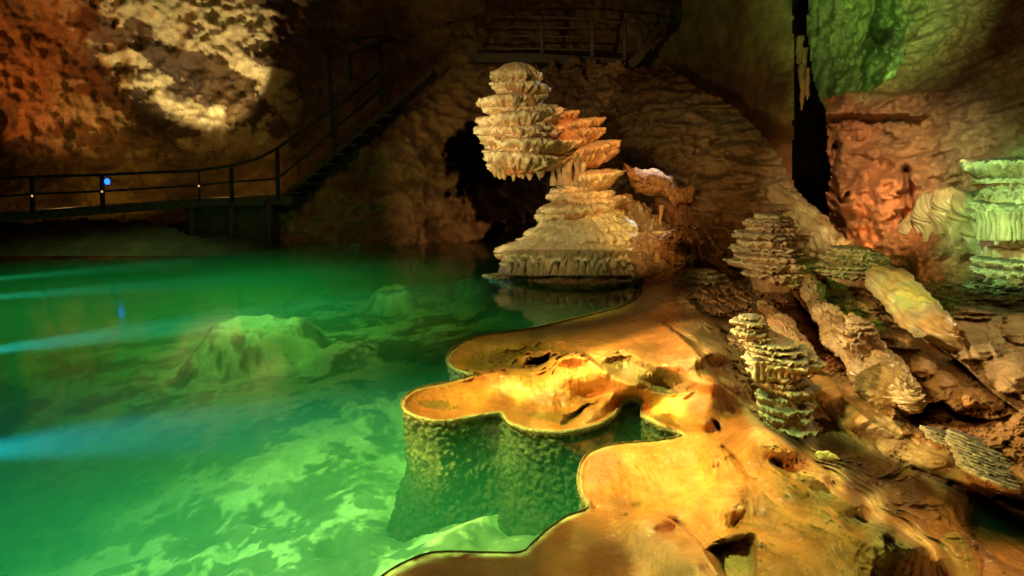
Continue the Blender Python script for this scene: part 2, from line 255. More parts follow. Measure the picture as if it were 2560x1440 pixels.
tcol = [(1930,1085,.58,.42,.18),(2080,1212,.62,.46,.2),(2180,1292,.6,.45,.2),(2285,1355,.68,.52,.24),(2120,1050,.36,.26,.11),(2060,960,.36,.22,.07),(2200,1060,.40,.34,.18),(2300,1130,.36,.30,.14),(2130,850,.40,.28,.13),(2170,930,.42,.3,.14),(2260,975,.5,.4,.22),(2265,842,.56,.42,.22),(2310,915,.58,.42,.2),(2350,960,.5,.36,.17),(2440,850,.55,.5,.3),(2530,930,.5,.44,.26),(2030,820,.3,.09,.03),(2090,890,.25,.08,.03),(2300,1040,.22,.11,.04),(2400,1050,.24,.12,.045),(2230,760,.36,.24,.1),(2200,1010,.28,.18,.08),(1130,905,.30,.10,.02),(1180,918,.28,.10,.02),(1240,905,.30,.11,.025),(1290,890,.34,.14,.03),(1220,870,.58,.27,.06),(1290,850,.60,.28,.06),(1360,860,.5,.22,.05),(1380,830,.55,.25,.05),(1440,855,.42,.17,.04),(1500,840,.55,.25,.05),(1560,820,.45,.2,.045),
 (1040,1015,.28,.10,.02),(1090,1030,.26,.09,.02),(1150,1005,.38,.15,.03),(1250,1020,.30,.11,.025),(1320,1040,.30,.12,.03),(1400,1020,.33,.13,.03),(1290,980,.66,.36,.08),(1400,960,.70,.40,.10),(1480,950,.66,.36,.08),(1360,925,.58,.28,.06),(1440,905,.5,.22,.05),(1530,960,.45,.2,.05),(1500,1025,.36,.16,.04),
 (1640,1070,.4,.28,.09),(1660,1025,.75,.55,.10),(1600,1130,.6,.28,.06),(1500,1140,.5,.2,.05),(1490,1260,.34,.13,.03),(1620,1250,.5,.2,.04),(1760,1180,.64,.30,.06),(1800,1230,.5,.24,.06),(1860,1130,.4,.17,.04),
 (1200,870,*O1),(1150,900,*O2),(1300,860,*O1),(1250,905,*O2),(1330,905,.25,.12,.03),(1450,840,*O1),(1550,800,*O1),(1620,740,.32,.17,.06),(1700,700,.34,.2,.08),(1650,780,.40,.17,.04),
 (1400,930,.62,.30,.06),(1300,960,.60,.27,.05),(1180,980,*O1),(1060,1000,*O3),(1100,1030,.38,.14,.03),(1400,1030,*O2),(1350,1060,.5,.22,.06),(1500,1050,.45,.2,.06),(1500,930,.6,.3,.06),(1600,930,.22,.12,.03),(1660,960,.16,.10,.03),(1700,900,.35,.15,.04),
 (1600,1000,.42,.18,.04),(1670,1035,.62,.42,.08),(1700,1080,.5,.3,.08),(1750,1030,.4,.17,.04),(1800,980,.38,.15,.035),(1850,1050,.4,.16,.04),(1600,1150,.62,.28,.05),(1480,1200,.5,.2,.06),(1550,1220,*O1),(1700,1200,.6,.26,.05),(1800,1180,.5,.22,.05),(1900,1200,.42,.19,.05),(1800,1300,.45,.2,.05),(1550,1270,.3,.13,.04),
 (1950,1150,.42,.2,.06),(2030,1170,.5,.32,.12),(2100,1260,.5,.3,.1),(2250,1360,.6,.42,.16),(2000,1250,.36,.19,.05),(2000,1350,.4,.19,.05),(2150,1330,.38,.19,.05),(1950,1400,.33,.15,.04),(2150,1420,.38,.18,.05),
 (1400,1330,.09,.028,.009),(1300,1400,.06,.018,.007),(1150,1400,.05,.014,.006),(1500,1400,.09,.03,.009),(1450,1340,.13,.06,.025),(1480,1300,.2,.075,.02),(1650,1340,.36,.17,.08),(1720,1400,.36,.18,.08),(1780,1440,.4,.2,.09),(1830,1390,.22,.1,.03),  # mound rows are brown stone, darkened further as it lies unlit
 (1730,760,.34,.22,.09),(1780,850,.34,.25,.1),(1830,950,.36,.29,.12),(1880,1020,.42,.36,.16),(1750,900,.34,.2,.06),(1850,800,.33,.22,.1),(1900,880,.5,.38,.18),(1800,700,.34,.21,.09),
 (1950,1060,.12,.07,.03),(2080,1120,.04,.02,.01),(2000,1080,.05,.025,.012),(2150,1170,.05,.022,.01),(2200,1180,.06,.025,.01),(2280,1230,.07,.03,.012),(2400,1270,.07,.03,.012),(2150,1215,.13,.05,.018),(2250,1270,.15,.065,.02),(2350,1310,.26,.12,.035),(2400,1400,.2,.09,.03),(2480,1300,.08,.05,.02),(2500,1400,.3,.15,.05),(2300,1290,.24,.11,.035),  # gully rows darkened, its shadow painted into the stone colour
 (2100,950,.3,.2,.08),(2200,1080,.32,.26,.12),(2350,1180,.34,.26,.12),(2200,800,.35,.24,.11),(2350,900,.5,.4,.2),(2300,780,.36,.26,.12),(2450,850,.45,.4,.24),(2520,950,.45,.38,.22),(2400,1000,.48,.34,.16),(2500,1100,.42,.3,.14),(2450,1220,.3,.16,.06),(2550,1200,.45,.33,.16),(2300,1080,.3,.19,.08),(2050,800,.3,.17,.07),(1950,650,.2,.12,.05),(2100,640,.3,.16,.07)]
# pool colours
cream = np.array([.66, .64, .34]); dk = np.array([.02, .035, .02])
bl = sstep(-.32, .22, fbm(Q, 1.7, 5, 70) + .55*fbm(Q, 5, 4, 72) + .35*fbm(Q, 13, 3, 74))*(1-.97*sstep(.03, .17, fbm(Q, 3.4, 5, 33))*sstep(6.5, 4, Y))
zz = sstep(-1.6, -.5, Z)  # deeper bed gets a darker colour in place of water haze
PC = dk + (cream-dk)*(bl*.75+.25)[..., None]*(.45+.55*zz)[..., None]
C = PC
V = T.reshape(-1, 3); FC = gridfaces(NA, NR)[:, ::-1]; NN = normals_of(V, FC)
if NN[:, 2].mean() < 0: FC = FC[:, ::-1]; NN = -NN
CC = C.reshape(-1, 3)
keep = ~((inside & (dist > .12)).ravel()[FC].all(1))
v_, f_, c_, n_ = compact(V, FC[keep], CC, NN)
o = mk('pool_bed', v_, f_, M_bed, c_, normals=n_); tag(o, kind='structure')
o = mk('cave_floor', [(-16,-6,-3.6),(16,-6,-3.6),(16,24,-3.6),(-16,24,-3.6)], [(0,1,2,3)], M_wall, [(.2,.1,.04)]*4); tag(o, kind='structure')
# ---- the submerged wall hanging from the rim
wp = smoothline(shore_px, 3)
sh = gp(wp[:, 0], wp[:, 1], RZ)[:, :2]; L_ = np.concatenate([[0], np.cumsum(np.linalg.norm(np.diff(sh, axis=0), axis=1))]); ns = int(L_[-1]/.008)
ss = np.linspace(0, L_[-1], ns); SX = np.interp(ss, L_, sh[:, 0]); SY = np.interp(ss, L_, sh[:, 1])
def gs(a, n): k = np.exp(-.5*(np.arange(-3*n, 3*n+1)/n)**2); k /= k.sum(); return np.convolve(np.pad(a, 3*n, mode='edge'), k, 'valid')
nx, ny = -np.gradient(gs(SY, 5)), np.gradient(gs(SX, 5)); nl = np.hypot(nx, ny); nx /= nl; ny /= nl
sgn = 1 if not inpoly(np.array([SX[ns//2]+nx[ns//2]*.05]), np.array([SY[ns//2]+ny[ns//2]*.05]), bankpoly)[0] else -1
nx, ny = gs(nx, 4)*sgn, gs(ny, 4)*sgn
dz = np.concatenate([np.linspace(0, .1, 16), np.linspace(.108, 1.25, 110)])
off = np.interp(dz, [0, .012, .05, .12, .3, .5, .8, 1.25], [.002, .010, -.012, -.022, -.03, -.02, .08, .34])
off = off[:, None]*(1+.5*fbm(np.stack([SX, SY, 0*SX], -1), 2.5, 3, 88))[None]
WV = np.stack([SX+nx*off, SY+ny*off, RZ+.012-dz[:, None]+0*SX], -1)
WQ = WV.reshape(-1, 3); WQ = WQ+.03*np.stack([fbm(WQ, 12, 3, 44), fbm(WQ, 12, 3, 45), fbm(WQ, 12, 3, 46)], -1); wa, wb = worley(WQ, 24); wc, wd2 = worley(WQ, 55)
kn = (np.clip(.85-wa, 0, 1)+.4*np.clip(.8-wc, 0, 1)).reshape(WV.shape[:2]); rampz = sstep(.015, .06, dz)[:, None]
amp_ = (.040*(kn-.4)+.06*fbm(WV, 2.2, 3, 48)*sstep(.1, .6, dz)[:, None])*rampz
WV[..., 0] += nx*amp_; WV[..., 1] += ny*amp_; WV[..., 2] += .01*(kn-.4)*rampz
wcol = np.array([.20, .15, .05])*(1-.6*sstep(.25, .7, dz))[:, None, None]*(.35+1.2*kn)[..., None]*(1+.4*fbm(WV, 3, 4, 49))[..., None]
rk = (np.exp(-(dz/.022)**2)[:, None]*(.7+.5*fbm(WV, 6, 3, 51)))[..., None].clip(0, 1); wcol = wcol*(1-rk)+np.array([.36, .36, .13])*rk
root = thing('rimstone_wall', 'knobbly olive wall dropping from the orange basin rims down into the green water', 'rock wall', WV[0].mean(0))
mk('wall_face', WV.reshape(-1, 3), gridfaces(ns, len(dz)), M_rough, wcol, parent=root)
# ---- the bank itself: a fine relief surface
us = np.arange(880, 3000, 2.4); vs_ = np.concatenate([np.arange(560, 800, 2.0), np.arange(800, 1640, 2.6)]); GU, GV = np.meshgrid(us, vs_)
_c = np.array(ctl, float)
def mq(pts, vals, c, sm):
    K = np.sqrt(((pts[:, None]-pts[None])**2).sum(-1)+c*c); n = len(pts); A = np.zeros((n+3, n+3)); A[:n, :n] = -K-np.eye(n)*sm; A[:n, n] = 1; A[n, :n] = 1; A[:n, n+1:] = pts; A[n+1:, :n] = pts.T
    w = np.linalg.solve(A, np.concatenate([vals, [0, 0, 0]]))
    def ev(X):
        sh = X.shape[:-1]; X = X.reshape(-1, 2); o = []
        p32 = pts.astype(np.float32)
        for k in range(0, len(X), 30000):
            x = X[k:k+30000].astype(np.float32); D = np.sqrt((x[:, :1]-p32[:, 0])**2+(x[:, 1:]-p32[:, 1])**2+np.float32(c*c)); o.append(-(D.astype(float)@w[:n])+w[n]+x@w[n+1:])
        return np.concatenate(o).reshape(sh)
    return ev
HZ = mq(_c[:, :2]*np.array([1, 1.6])/100, _c[:, 2], .02, .03)
Zb = HZ(np.stack([GU, GV*1.6], -1)/100)
Zb = gblur(Zb, 4.2, 2.8)
P0 = gp(GU, GV, Zb)
nm_ = .004*fbm(P0*1.0, 40, 3, 91)
spx = [tuple(q) for q in smoothline(shore_px, 3)]
wsh = 3.2*fbm(gp(GU, GV, 0), 16, 4, 77)
din0 = inpoly(GU+wsh, GV+wsh*.6, spx+[(700, 1700), (3100, 1700), (3100, 500), (1612, 500)])
din = din0 | (distpoly(GU, GV, spx, False) < 6.5)
dpx = distpoly(GU, GV*1.0, [tuple(q) for q in smoothline(shore_px, 2)], False)*gp(GU, GV, RZ)[..., 1]/F*1.35
kk = sstep(.0, .06, dpx)*din0
Zb = np.where(din0, (RZ+.010*np.exp(-((dpx-.015)/.02)**2))*(1-kk)+Zb*kk, RZ+.004-1.8*dpx)
P0 = gp(GU, GV, Zb)
X_, Y_ = P0[..., 0], P0[..., 1]
strk = fbm(np.stack([X_*17+.9*fbm(P0, 1.5, 2, 7), Y_*1.6, Zb*0], -1), 1.0, 5, 2, gain=.6)
ridge_k = sstep(1700, 1850, GU)*sstep(1050, 1150, GV)+.8*sstep(800, 740, GV)*sstep(1550, 1650, GU)+.25
bl_ = fbm(P0, 2.2, 4, 9)
rgt = sstep(0, 120, GU-(1700+.55*(GV-800)))*(1-.7*sstep(1120, 1250, GV))
led = ledges(P0, 26, 17, 1.6)
rm = rgt > .02; wq = P0[rm]*np.array([1, 1, 1.5]); wq = wq+.04*fbm(wq, 8, 3, 15)[:, None]; wa, wb = worley(wq, 24); sc_ = np.zeros_like(GU); sc_[rm] = np.exp(-(wb-wa)*5)-.3
wob = 9*fbm(P0, 6, 4, 62)
smz = np.zeros_like(GU)
for pl in ([(2040,900),(2110,950),(2230,1050),(2380,1130),(2520,1190),(2560,1300),(2400,1215),(2200,1120),(2120,1090),(2030,960)], [(2390,770),(2600,770),(2620,1060),(2500,985),(2400,890)], [(2210,800),(2320,810),(2420,980),(2400,1020),(2330,990),(2260,900)]): smz = np.maximum(smz, sstep(-25, 20, distpoly(GU, GV, pl)*np.where(inpoly(GU, GV, pl), 1, -1)+wob))
rgt = rgt*(1-.85*smz)
Zb += .015*rgt*sc_
Zb += .013*strk*ridge_k*sstep(0, .2, dpx)+.014*bl_*sstep(.05, .35, dpx)+rgt*(.035*bl_+.016*(led-.4)+.012*fbm(P0, 14, 3, 19))
Zb += .0035*fbm(P0, 22, 4, 23)*(1-.6*smz)
def stepline(Z, pl, A, w):
    P = smoothline(pl, 6); us_, vs2 = P[:, 0], P[:, 1]; b_ = (GU > us_.min()-4*w) & (GU < us_.max()+4*w) & (GV > vs2.min()-4*w) & (GV < vs2.max()+4*w)
    x = GU[b_]+1.1*wob[b_]; y = GV[b_]+1.1*wob[b_]; best = np.full(x.shape, 1e9); sg = np.zeros(x.shape); tt = np.zeros(x.shape); n = len(P)
    for i in range(n-1):
        ex, ey = P[i+1]-P[i]; px_, py_ = x-P[i, 0], y-P[i, 1]; t = np.clip((px_*ex+py_*ey)/(ex*ex+ey*ey), 0, 1); d = (px_-t*ex)**2+(py_-t*ey)**2
        m = d < best; best = np.where(m, d, best); sg = np.where(m, ex*py_-ey*px_, sg); tt = np.where(m, (i+t)/(n-1), tt)
    d = np.sqrt(best); tp = sstep(0, .18, tt)*sstep(1, .82, tt)
    if A < 0: A = -A; sg = -sg
    Z[b_] += np.where(sg < 0, -A*np.exp(-d/w)*sstep(0, 4 if A > .06 else 14, d), .25*A*np.exp(-(d/(w*.6))**2))*tp
for pl, A, w in [([(1120,957),(1179,936),(1261,925),(1330,918),(1393,893),(1440,884),(1475,897),(1510,925)], .11, 28),
 ([(1255,918),(1300,890),(1345,878),(1383,876),(1430,884)], .07, 22), ([(1590,975),(1640,980),(1700,990),(1742,975)], .07, 20),
 ([(1540,1300),(1600,1283),(1660,1290),(1740,1352),(1800,1440),(1840,1520)], .10, 30), ([(1465,1275),(1530,1292),(1570,1300)], .05, 20),
 ([(1870,1025),(1925,1075),(1990,1118),(2060,1175),(2150,1250),(2240,1318),(2318,1372),(2330,1400)], .42, 70),
 ([(2080,1150),(2160,1190),(2250,1225),(2350,1285),(2440,1350),(2520,1420)], .14, 28), ([(2060,1110),(2200,1175),(2330,1250),(2450,1310),(2560,1350)], .14, 26),
 ([(2200,1150),(2350,1215),(2500,1255),(2620,1300)], .10, 24), ([(1640,800),(1700,840),(1760,900),(1800,960),(1850,1000),(1895,1040)], .07, 34),
 ([(2011,957),(2072,1040),(2133,1107),(2190,1128),(2267,1168),(2405,1210),(2560,1300),(2700,1380)], -.26, 44), ([(1980,725),(2022,784),(2078,862),(2122,907),(2189,968),(2245,1018)], -.17, 15),
 ([(1925,785),(1970,850),(2010,905),(2032,935)], -.10, 14), ([(2190,690),(2255,770),(2311,830),(2360,875),(2420,920),(2489,984),(2580,1045)], -.10, 16), ([(2240,1012),(2300,1030),(2350,1000),(2400,1035),(2470,1045),(2540,1030)], -.10, 18),
 ([(2040,755),(2110,820),(2180,900),(2255,985)], .06, 16), ([(2028,851),(2100,905),(2211,1000),(2295,1075),(2410,1145)], .06, 18), ([(2474,800),(2478,850),(2500,905)], .06, 10), ([(2390,790),(2430,870),(2520,960),(2600,1020)], -.05, 14),
 ([(2060,930),(2150,1030),(2260,1100),(2400,1165),(2520,1220)], .03, 12), ([(1900,760),(1960,830),(2000,890)], .06, 14),

 ([(1800,1105),(1852,1160),(1872,1240),(1862,1300),(1800,1345)], -.10, 46), ([(1900,1140),(1990,1210),(2080,1290),(2180,1370)], .05, 24), ([(1960,1140),(2070,1215),(2180,1300),(2270,1370)], .05, 20),
 ([(1700,730),(1760,790),(1800,850),(1830,910)], .05, 24)]: stepline(Zb, pl, A, w)
for bu, bv, ra_, rb_, A in [(2265,842,58,34,.055),(2308,912,42,36,.06),(2352,962,40,36,.05),(2400,1000,42,28,.04),(2262,978,38,34,.06),(2440,860,80,44,.07),(2530,930,60,60,.08),(2420,775,70,24,.05),(2560,820,60,44,.06),(2310,770,30,24,.03),(2225,1075,60,20,.03),(2080,900,30,20,.03),(2460,1000,60,28,.04),(2345,1080,26,16,.03),(2180,760,40,26,.04),(2130,850,34,34,.05),(1960,790,22,22,.03),(2110,760,34,30,.05)]:
    q2 = ((GU-bu+wob)/ra_)**2+((GV-bv+wob)/rb_)**2; Zb += A*np.sqrt(np.clip(1-q2, 0, 1))
pits = [([(1318,908),(1345,889),(1392,885),(1374,898),(1364,917),(1340,918)], .13, 9), ([(1500,912),(1540,881),(1578,880),(1602,898),(1645,918),(1706,940),(1726,966),(1702,990),(1640,979),(1560,955)], .06, 22),
 ([(1395,1058),(1425,1034),(1470,1010),(1502,1002),(1474,1022),(1452,1048),(1430,1058)], .10, 9), ([(1765,1372),(1800,1350),(1862,1332),(1888,1345),(1884,1400),(1890,1700),(1830,1700),(1800,1440)], .15, 16),
 ([(2345,1350),(2385,1325),(2420,1360),(2440,1440),(2395,1445),(2360,1405)], .16, 22), ([(1778,1052),(1790,1050),(1806,1078),(1796,1080)], .05, 6)]
hk = np.zeros_like(GU)
for pl, dz_, wdt in pits:
    pl = [tuple(q) for q in smoothline(pl, 5, True)]
    b_ = (GU > min(q[0] for q in pl)-60) & (GU < max(q[0] for q in pl)+60) & (GV > min(q[1] for q in pl)-60) & (GV < max(q[1] for q in pl)+60)
    dd = distpoly(GU[b_]+wob[b_], GV[b_]+wob[b_], pl)*np.where(inpoly(GU[b_]+wob[b_], GV[b_]+wob[b_], pl), 1, -1)
    k_ = sstep(-2, wdt, dd); Zb[b_] += -dz_*k_ + .018*np.exp(-((dd+8)/8)**2)*(dz_ > .1); hk[b_] = np.maximum(hk[b_], sstep(-2, 5, dd))
wp = P0[hk > .01]; wa, wb = worley(wp, 55); tmp = np.zeros_like(GU); tmp[hk > .01] = (.6-wa); Zb += .010*hk*tmp
fl_ = .022+.03*fbm(P0, 5, 4, 93)-.4*sstep(2400, 2560, GU)*sstep(1200, 1260, GV); Zb = np.where(din0 & (GU > 1850), fl_+np.logaddexp(0, (Zb-fl_)*60)/60, Zb)
BT = gp(GU, GV, Zb)
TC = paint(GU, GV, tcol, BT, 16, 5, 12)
TC *= (1+.16*fbm(BT*np.array([1, 1, .5]), 5, 5, 60, gain=.6))[..., None]; TC *= (1+.10*fbm(BT, 30, 4, 68))[..., None]; TC[..., 1] *= .82; TC[..., 2] *= .8; TC *= (1-.14*sstep(.12, .4, fbm(BT, 3.2, 5, 66)))[..., None]
TC *= (1+.38*strk*ridge_k)[..., None]
TC = TC*(1-.5*hk[..., None])+np.array([.34, .24, .08])*.5*hk[..., None]
rimk = (np.exp(-(dpx/(.016+.012*fbm(P0, 4, 3, 37)))**2)*(GV > 850)*(.38+.6*fbm(P0, 9, 3, 38)).clip(0, .8))[..., None]
TC = TC*(1-rimk)+np.array([.50, .50, .20])*rimk
V = BT.reshape(-1, 3); FC = gridfaces(len(us), len(vs_)); NN = normals_of(V, FC)
if NN[:, 2].mean() < 0: FC = FC[:, ::-1]; NN = -NN
fin = din.ravel()[FC].all(1)
# stitch: pull the boundary vertices onto the exact shore line happens through the dense grid
fc = FC[:, 0]; fw = 8*fbm(V[fc], 4, 3, 81); fu2 = GU.ravel()[fc]+fw; fv2 = GV.ravel()[fc]+fw
regions = [
 ('rimstone_basin', 'farthest orange basin at the pool edge, with a narrow dark slot in its floor', 'rimstone basin', [(1100,825),(1300,800),(1440,815),(1440,870),(1412,881),(1393,895),(1260,927),(1180,945),(1080,940)]),
 ('rimstone_basin', 'wide two lobed orange basin with glistening back wall and thin pale lip over water', 'rimstone basin', [(1180,942),(1395,888),(1430,875),(1470,885),(1510,925),(1600,974),(1560,1008),(1590,1100),(1200,1100),(980,1060),(980,940)]),
 ('rimstone_basin', 'sunken brown basin with dark rough inner wall behind the two lobed basin', 'rimstone basin', [(1480,905),(1538,870),(1600,880),(1710,925),(1760,975),(1720,995),(1600,980),(1520,935)]),
 ('rimstone_basin', 'large smooth orange basin covered in wet glints, behind the dark brown mound', 'rimstone basin', [(1400,1130),(1500,1100),(1720,1085),(1800,1110),(1860,1200),(1860,1320),(1740,1362),(1660,1300),(1570,1283),(1440,1290)]),
 ('flowstone_mound', 'dark brown rounded mound at the bottom edge in front of the water', 'flowstone mound', [(700,1700),(700,1300),(1440,1285),(1570,1285),(1560,1320),(1650,1450),(1700,1700)]),
 ('flowstone_tongue', 'grey brown rounded tongue of rock lying across the bottom edge beside the dark mound', 'flowstone tongue', [(1560,1285),(1650,1295),(1740,1362),(1800,1440),(1900,1700),(1700,1700),(1650,1450),(1555,1320)]),
 ('rimstone_basin', 'small shaded brown basin cut off by the bottom edge of the picture', 'rimstone basin', [(1740,1362),(1870,1325),(1895,1335),(1890,1700),(1900,1700),(1800,1440)]),
 ('flowstone_gully', 'brown gully darkened by painted shade, with a rough pit between the orange ridge and the plated slope', 'gully', [(1890,1030),(2010,1060),(2160,1130),(2300,1200),(2700,1300),(3100,1400),(3100,1700),(2310,1700),(2320,1380),(2160,1255),(1990,1122)]),
 ('flowstone_bank', 'long streaked orange flowstone bank running along the right side of the pool', 'flowstone bank', [(1200,815),(1440,790),(1650,680),(1720,790),(1770,900),(1840,990),(1890,1030),(1990,1122),(2160,1255),(2320,1380),(2310,1700),(1890,1700),(1880,1330),(1880,1220),(1720,1085),(1560,1100),(1560,1000),(1700,990),(1780,965),(1700,892),(1500,870)]),
  ('flowstone_ridge', 'long smooth olive ridge sweeping from the stepped stack down to the right edge', 'flowstone', [(2005,940),(2030,880),(2100,915),(2211,1005),(2295,1080),(2410,1150),(2560,1215),(3100,1400),(3100,1440),(2560,1310),(2405,1222),(2267,1180),(2190,1140),(2133,1120),(2072,1050)]),
 ('flowstone_mound', 'pale smooth rounded mounds at the right edge below the green column', 'flowstone mound', [(2385,770),(2480,745),(3100,745),(3100,1250),(2560,1040),(2489,984),(2420,915)]),
 ('flowstone_bulge', 'chain of wet cream bulges between the fallen column and the plated finger', 'flowstone', [(2200,790),(2300,800),(2340,860),(2489,990),(2530,1032),(2400,1038),(2350,1005),(2300,1030),(2250,920)]),
 ('plated_slope', 'broad brown slope of fine stone ledges rising from the bank to the right cave wall', 'rock slope', None)]
reg = np.full(len(FC), -1)
for i, rg in enumerate(regions):
    m = (reg < 0) if rg[3] is None else (reg < 0) & inpoly(fu2, fv2, rg[3])
    reg[m & fin] = i
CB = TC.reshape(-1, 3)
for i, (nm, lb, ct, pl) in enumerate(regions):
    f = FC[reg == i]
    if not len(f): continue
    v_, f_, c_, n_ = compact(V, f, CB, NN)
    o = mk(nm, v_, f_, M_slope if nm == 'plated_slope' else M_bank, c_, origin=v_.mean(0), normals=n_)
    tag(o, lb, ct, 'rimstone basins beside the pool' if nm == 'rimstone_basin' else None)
#SECTION water
m = bpy.data.materials.new('pool_water'); m.use_nodes = True; nt = m.node_tree; N = nt.nodes; L = nt.links
N.remove(N['Principled BSDF']); out = N['Material Output']
tr = N.new('ShaderNodeBsdfTransparent'); tr.inputs[0].default_value = (.92, 1, .95, 1)
gl = N.new('ShaderNodeBsdfGlossy'); gl.inputs['Roughness'].default_value = .09; gl.inputs[0].default_value = (1, 1, 1, 1)
fr = N.new('ShaderNodeFresnel'); fr.inputs[0].default_value = 1.24
bp = N.new('ShaderNodeBump'); bp.inputs['Strength'].default_value = .2; bp.inputs['Distance'].default_value = .008
nz = N.new('ShaderNodeTexNoise'); nz.inputs['Scale'].default_value = 2.2; nz.inputs['Detail'].default_value = 3
mp = N.new('ShaderNodeMapping'); mp.inputs['Scale'].default_value = (.5, 2.5, 1); mp.inputs['Rotation'].default_value = (0, 0, R(12)); g = N.new('ShaderNodeNewGeometry'); L.new(g.outputs['Position'], mp.inputs[0]); L.new(mp.outputs[0], nz.inputs[0])
L.new(nz.outputs[0], bp.inputs['Height']); L.new(bp.outputs[0], gl.inputs['Normal'])
mx = N.new('ShaderNodeMixShader'); L.new(fr.outputs[0], mx.inputs[0]); L.new(tr.outputs[0], mx.inputs[1]); L.new(gl.outputs[0], mx.inputs[2]); L.new(mx.outputs[0], out.inputs['Surface'])
va = N.new('ShaderNodeVolumeAbsorption'); va.inputs['Color'].default_value = (.02, .89, .40, 1); va.inputs['Density'].default_value = .42
vsc = N.new('ShaderNodeVolumeScatter'); vsc.inputs['Color'].default_value = (.10, .85, .40, 1); vsc.inputs['Density'].default_value = .32; vsc.inputs['Anisotropy'].default_value = .2
vad = N.new('ShaderNodeAddShader'); L.new(va.outputs[0], vad.inputs[0]); L.new(vsc.outputs[0], vad.inputs[1]); L.new(vad.outputs[0], out.inputs['Volume'])
x0, x1, y0, y1, zb, zt = -30., 16., 1., 32., -3.5, 0.
wv = [(x0,y0,zb),(x1,y0,zb),(x1,y1,zb),(x0,y1,zb),(x0,y0,zt),(x1,y0,zt),(x1,y1,zt),(x0,y1,zt)]
wf = [(3,2,1,0),(4,5,6,7),(0,1,5,4),(1,2,6,5),(2,3,7,6),(3,0,4,7)]
o = mk('water', wv, wf, m, smooth=False); tag(o, kind='structure')
#SECTION walls
# ------------------------------------------------------------------ cave walls: relief sheets standing at their distance
def wallsheet(name, u0, u1, v0, v1, step, ctlp, colt, amp, seed, clip=None, hole=None, mat=M_wall, warp=30, layer=0.0, post=None, cn=.25, edge=12, gain=1.0):
    us = np.arange(u0, u1+step, step); vs = np.arange(v0, v1+step, step); U, VV = np.meshgrid(us, vs)
    c = np.array(ctlp, float); D = rbf(c[:, :2]/100, c[:, 2], .05)(np.stack([U, VV], -1)/100)
    D = np.clip(D, c[:, 2].min()-1, c[:, 2].max()+3)
    P = at(U, VV, D); d = ray(U, VV); d /= np.linalg.norm(d, axis=-1, keepdims=True)
    n = amp*(fbm(P, .45, 6, seed, gain=.55)*1.2 + .35*ridged(P, 1.3, 4, seed+1) + .12*fbm(P, 6, 3, seed+6))
    if layer: n = n + layer*(ridged(P*np.array([.8, .8, 4.5]), .8, 4, seed+2)-.6)
    P = P - d*n[..., None]
    if hole is not None: P = P + d*hole(U, VV, P)[..., None]
    c_ = paint(U, VV, colt, P, warp) * (1+cn*fbm(P, 2.2, 5, seed+4))[..., None]
    if post is not None: c_ = post(U, VV, P, c_)
    c_ = c_*gain
    V_ = P.reshape(-1, 3); f = gridfaces(len(us), len(vs))
    if clip is not None:
        w = edge*fbm(V_, 2.5, 4, seed+5); inn = inpoly(U.ravel()+w, VV.ravel()+w, clip); f = f[inn[f].all(1)]
    V_, f, c2 = compact(V_, f, c_.reshape(-1, 3))
    return mk(name, V_, f, mat, c2)
BR, DB = (.22, .11, .035), (.10, .055, .02)
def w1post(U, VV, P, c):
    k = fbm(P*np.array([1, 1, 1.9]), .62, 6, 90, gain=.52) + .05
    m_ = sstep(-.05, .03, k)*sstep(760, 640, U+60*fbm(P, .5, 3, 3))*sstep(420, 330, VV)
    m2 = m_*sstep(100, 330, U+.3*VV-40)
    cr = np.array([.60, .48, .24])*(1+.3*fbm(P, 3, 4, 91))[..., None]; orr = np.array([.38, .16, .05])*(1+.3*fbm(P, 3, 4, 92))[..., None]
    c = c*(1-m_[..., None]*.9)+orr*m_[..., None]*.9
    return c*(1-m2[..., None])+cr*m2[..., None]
def w1hole(U, VV, P):
    q = np.sqrt(((U-1270)/150)**2+((VV-450)/150)**2) + .5*fbm(P, .9, 4, 95)
    return 4.5*sstep(1.0, .6, q)
o = wallsheet('cave_wall', -800, 2150, -900, 760, 5, [(-800,605,15),(0,605,14.6),(600,605,14.4),(900,605,14.3),(1300,605,14.3),(1300,760,14),(0,760,14),(600,760,14),(0,480,16.5),(0,300,18),(0,-200,17),(500,350,18.5),(500,0,18),(500,-900,14),(1000,500,14.7),(1000,300,16),(800,400,16.2),(1000,0,19),(1300,0,19.5),(1300,300,17),(1600,300,18),(2100,300,21),(2100,600,20),(1500,-900,15),(2100,-900,16),(-800,-900,13),(-800,0,15)],
 [(0,400,*DB),(300,450,.26,.16,.04),(600,450,.26,.16,.04),(100,560,.12,.06,.02),(500,560,.10,.05,.02),(700,300,*DB),(700,100,*DB),(1000,100,.12,.065,.02),(900,350,.2,.12,.04),(1080,300,.28,.15,.05),(1000,450,.2,.11,.035),(750,550,.3,.17,.06),(1000,550,.22,.1,.04),(1200,560,.3,.13,.05),(1270,450,.03,.015,.01),(1400,100,.15,.08,.03),(1300,250,.2,.1,.04),(100,200,.22,.09,.03),(400,250,.1,.06,.03),(1080,40,.4,.25,.1),(2030,300,.06,.035,.02),(2030,100,.08,.045,.02),(2030,500,.04,.02,.01)],  # shade of the hollow behind the plated column is put into these colours
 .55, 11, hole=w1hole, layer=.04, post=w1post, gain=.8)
tag(o, kind='structure')
# dark rocky foreshore below the walkway
o = wallsheet('rocky_shore', -500, 700, 530, 640, 5, [(-500,545,13.2),(-500,640,11.5),(100,550,13.4),(100,640,12),(450,560,13.6),(700,610,14.2),(450,640,12.5),(700,640,13)],
 [(0,600,.06,.025,.01),(300,580,.07,.028,.012),(500,610,.04,.02,.01)], .25, 61, clip=[(-600,560),(0,556),(200,545),(380,552),(470,585),(720,606),(720,700),(-600,700)]); tag(o, kind='structure')
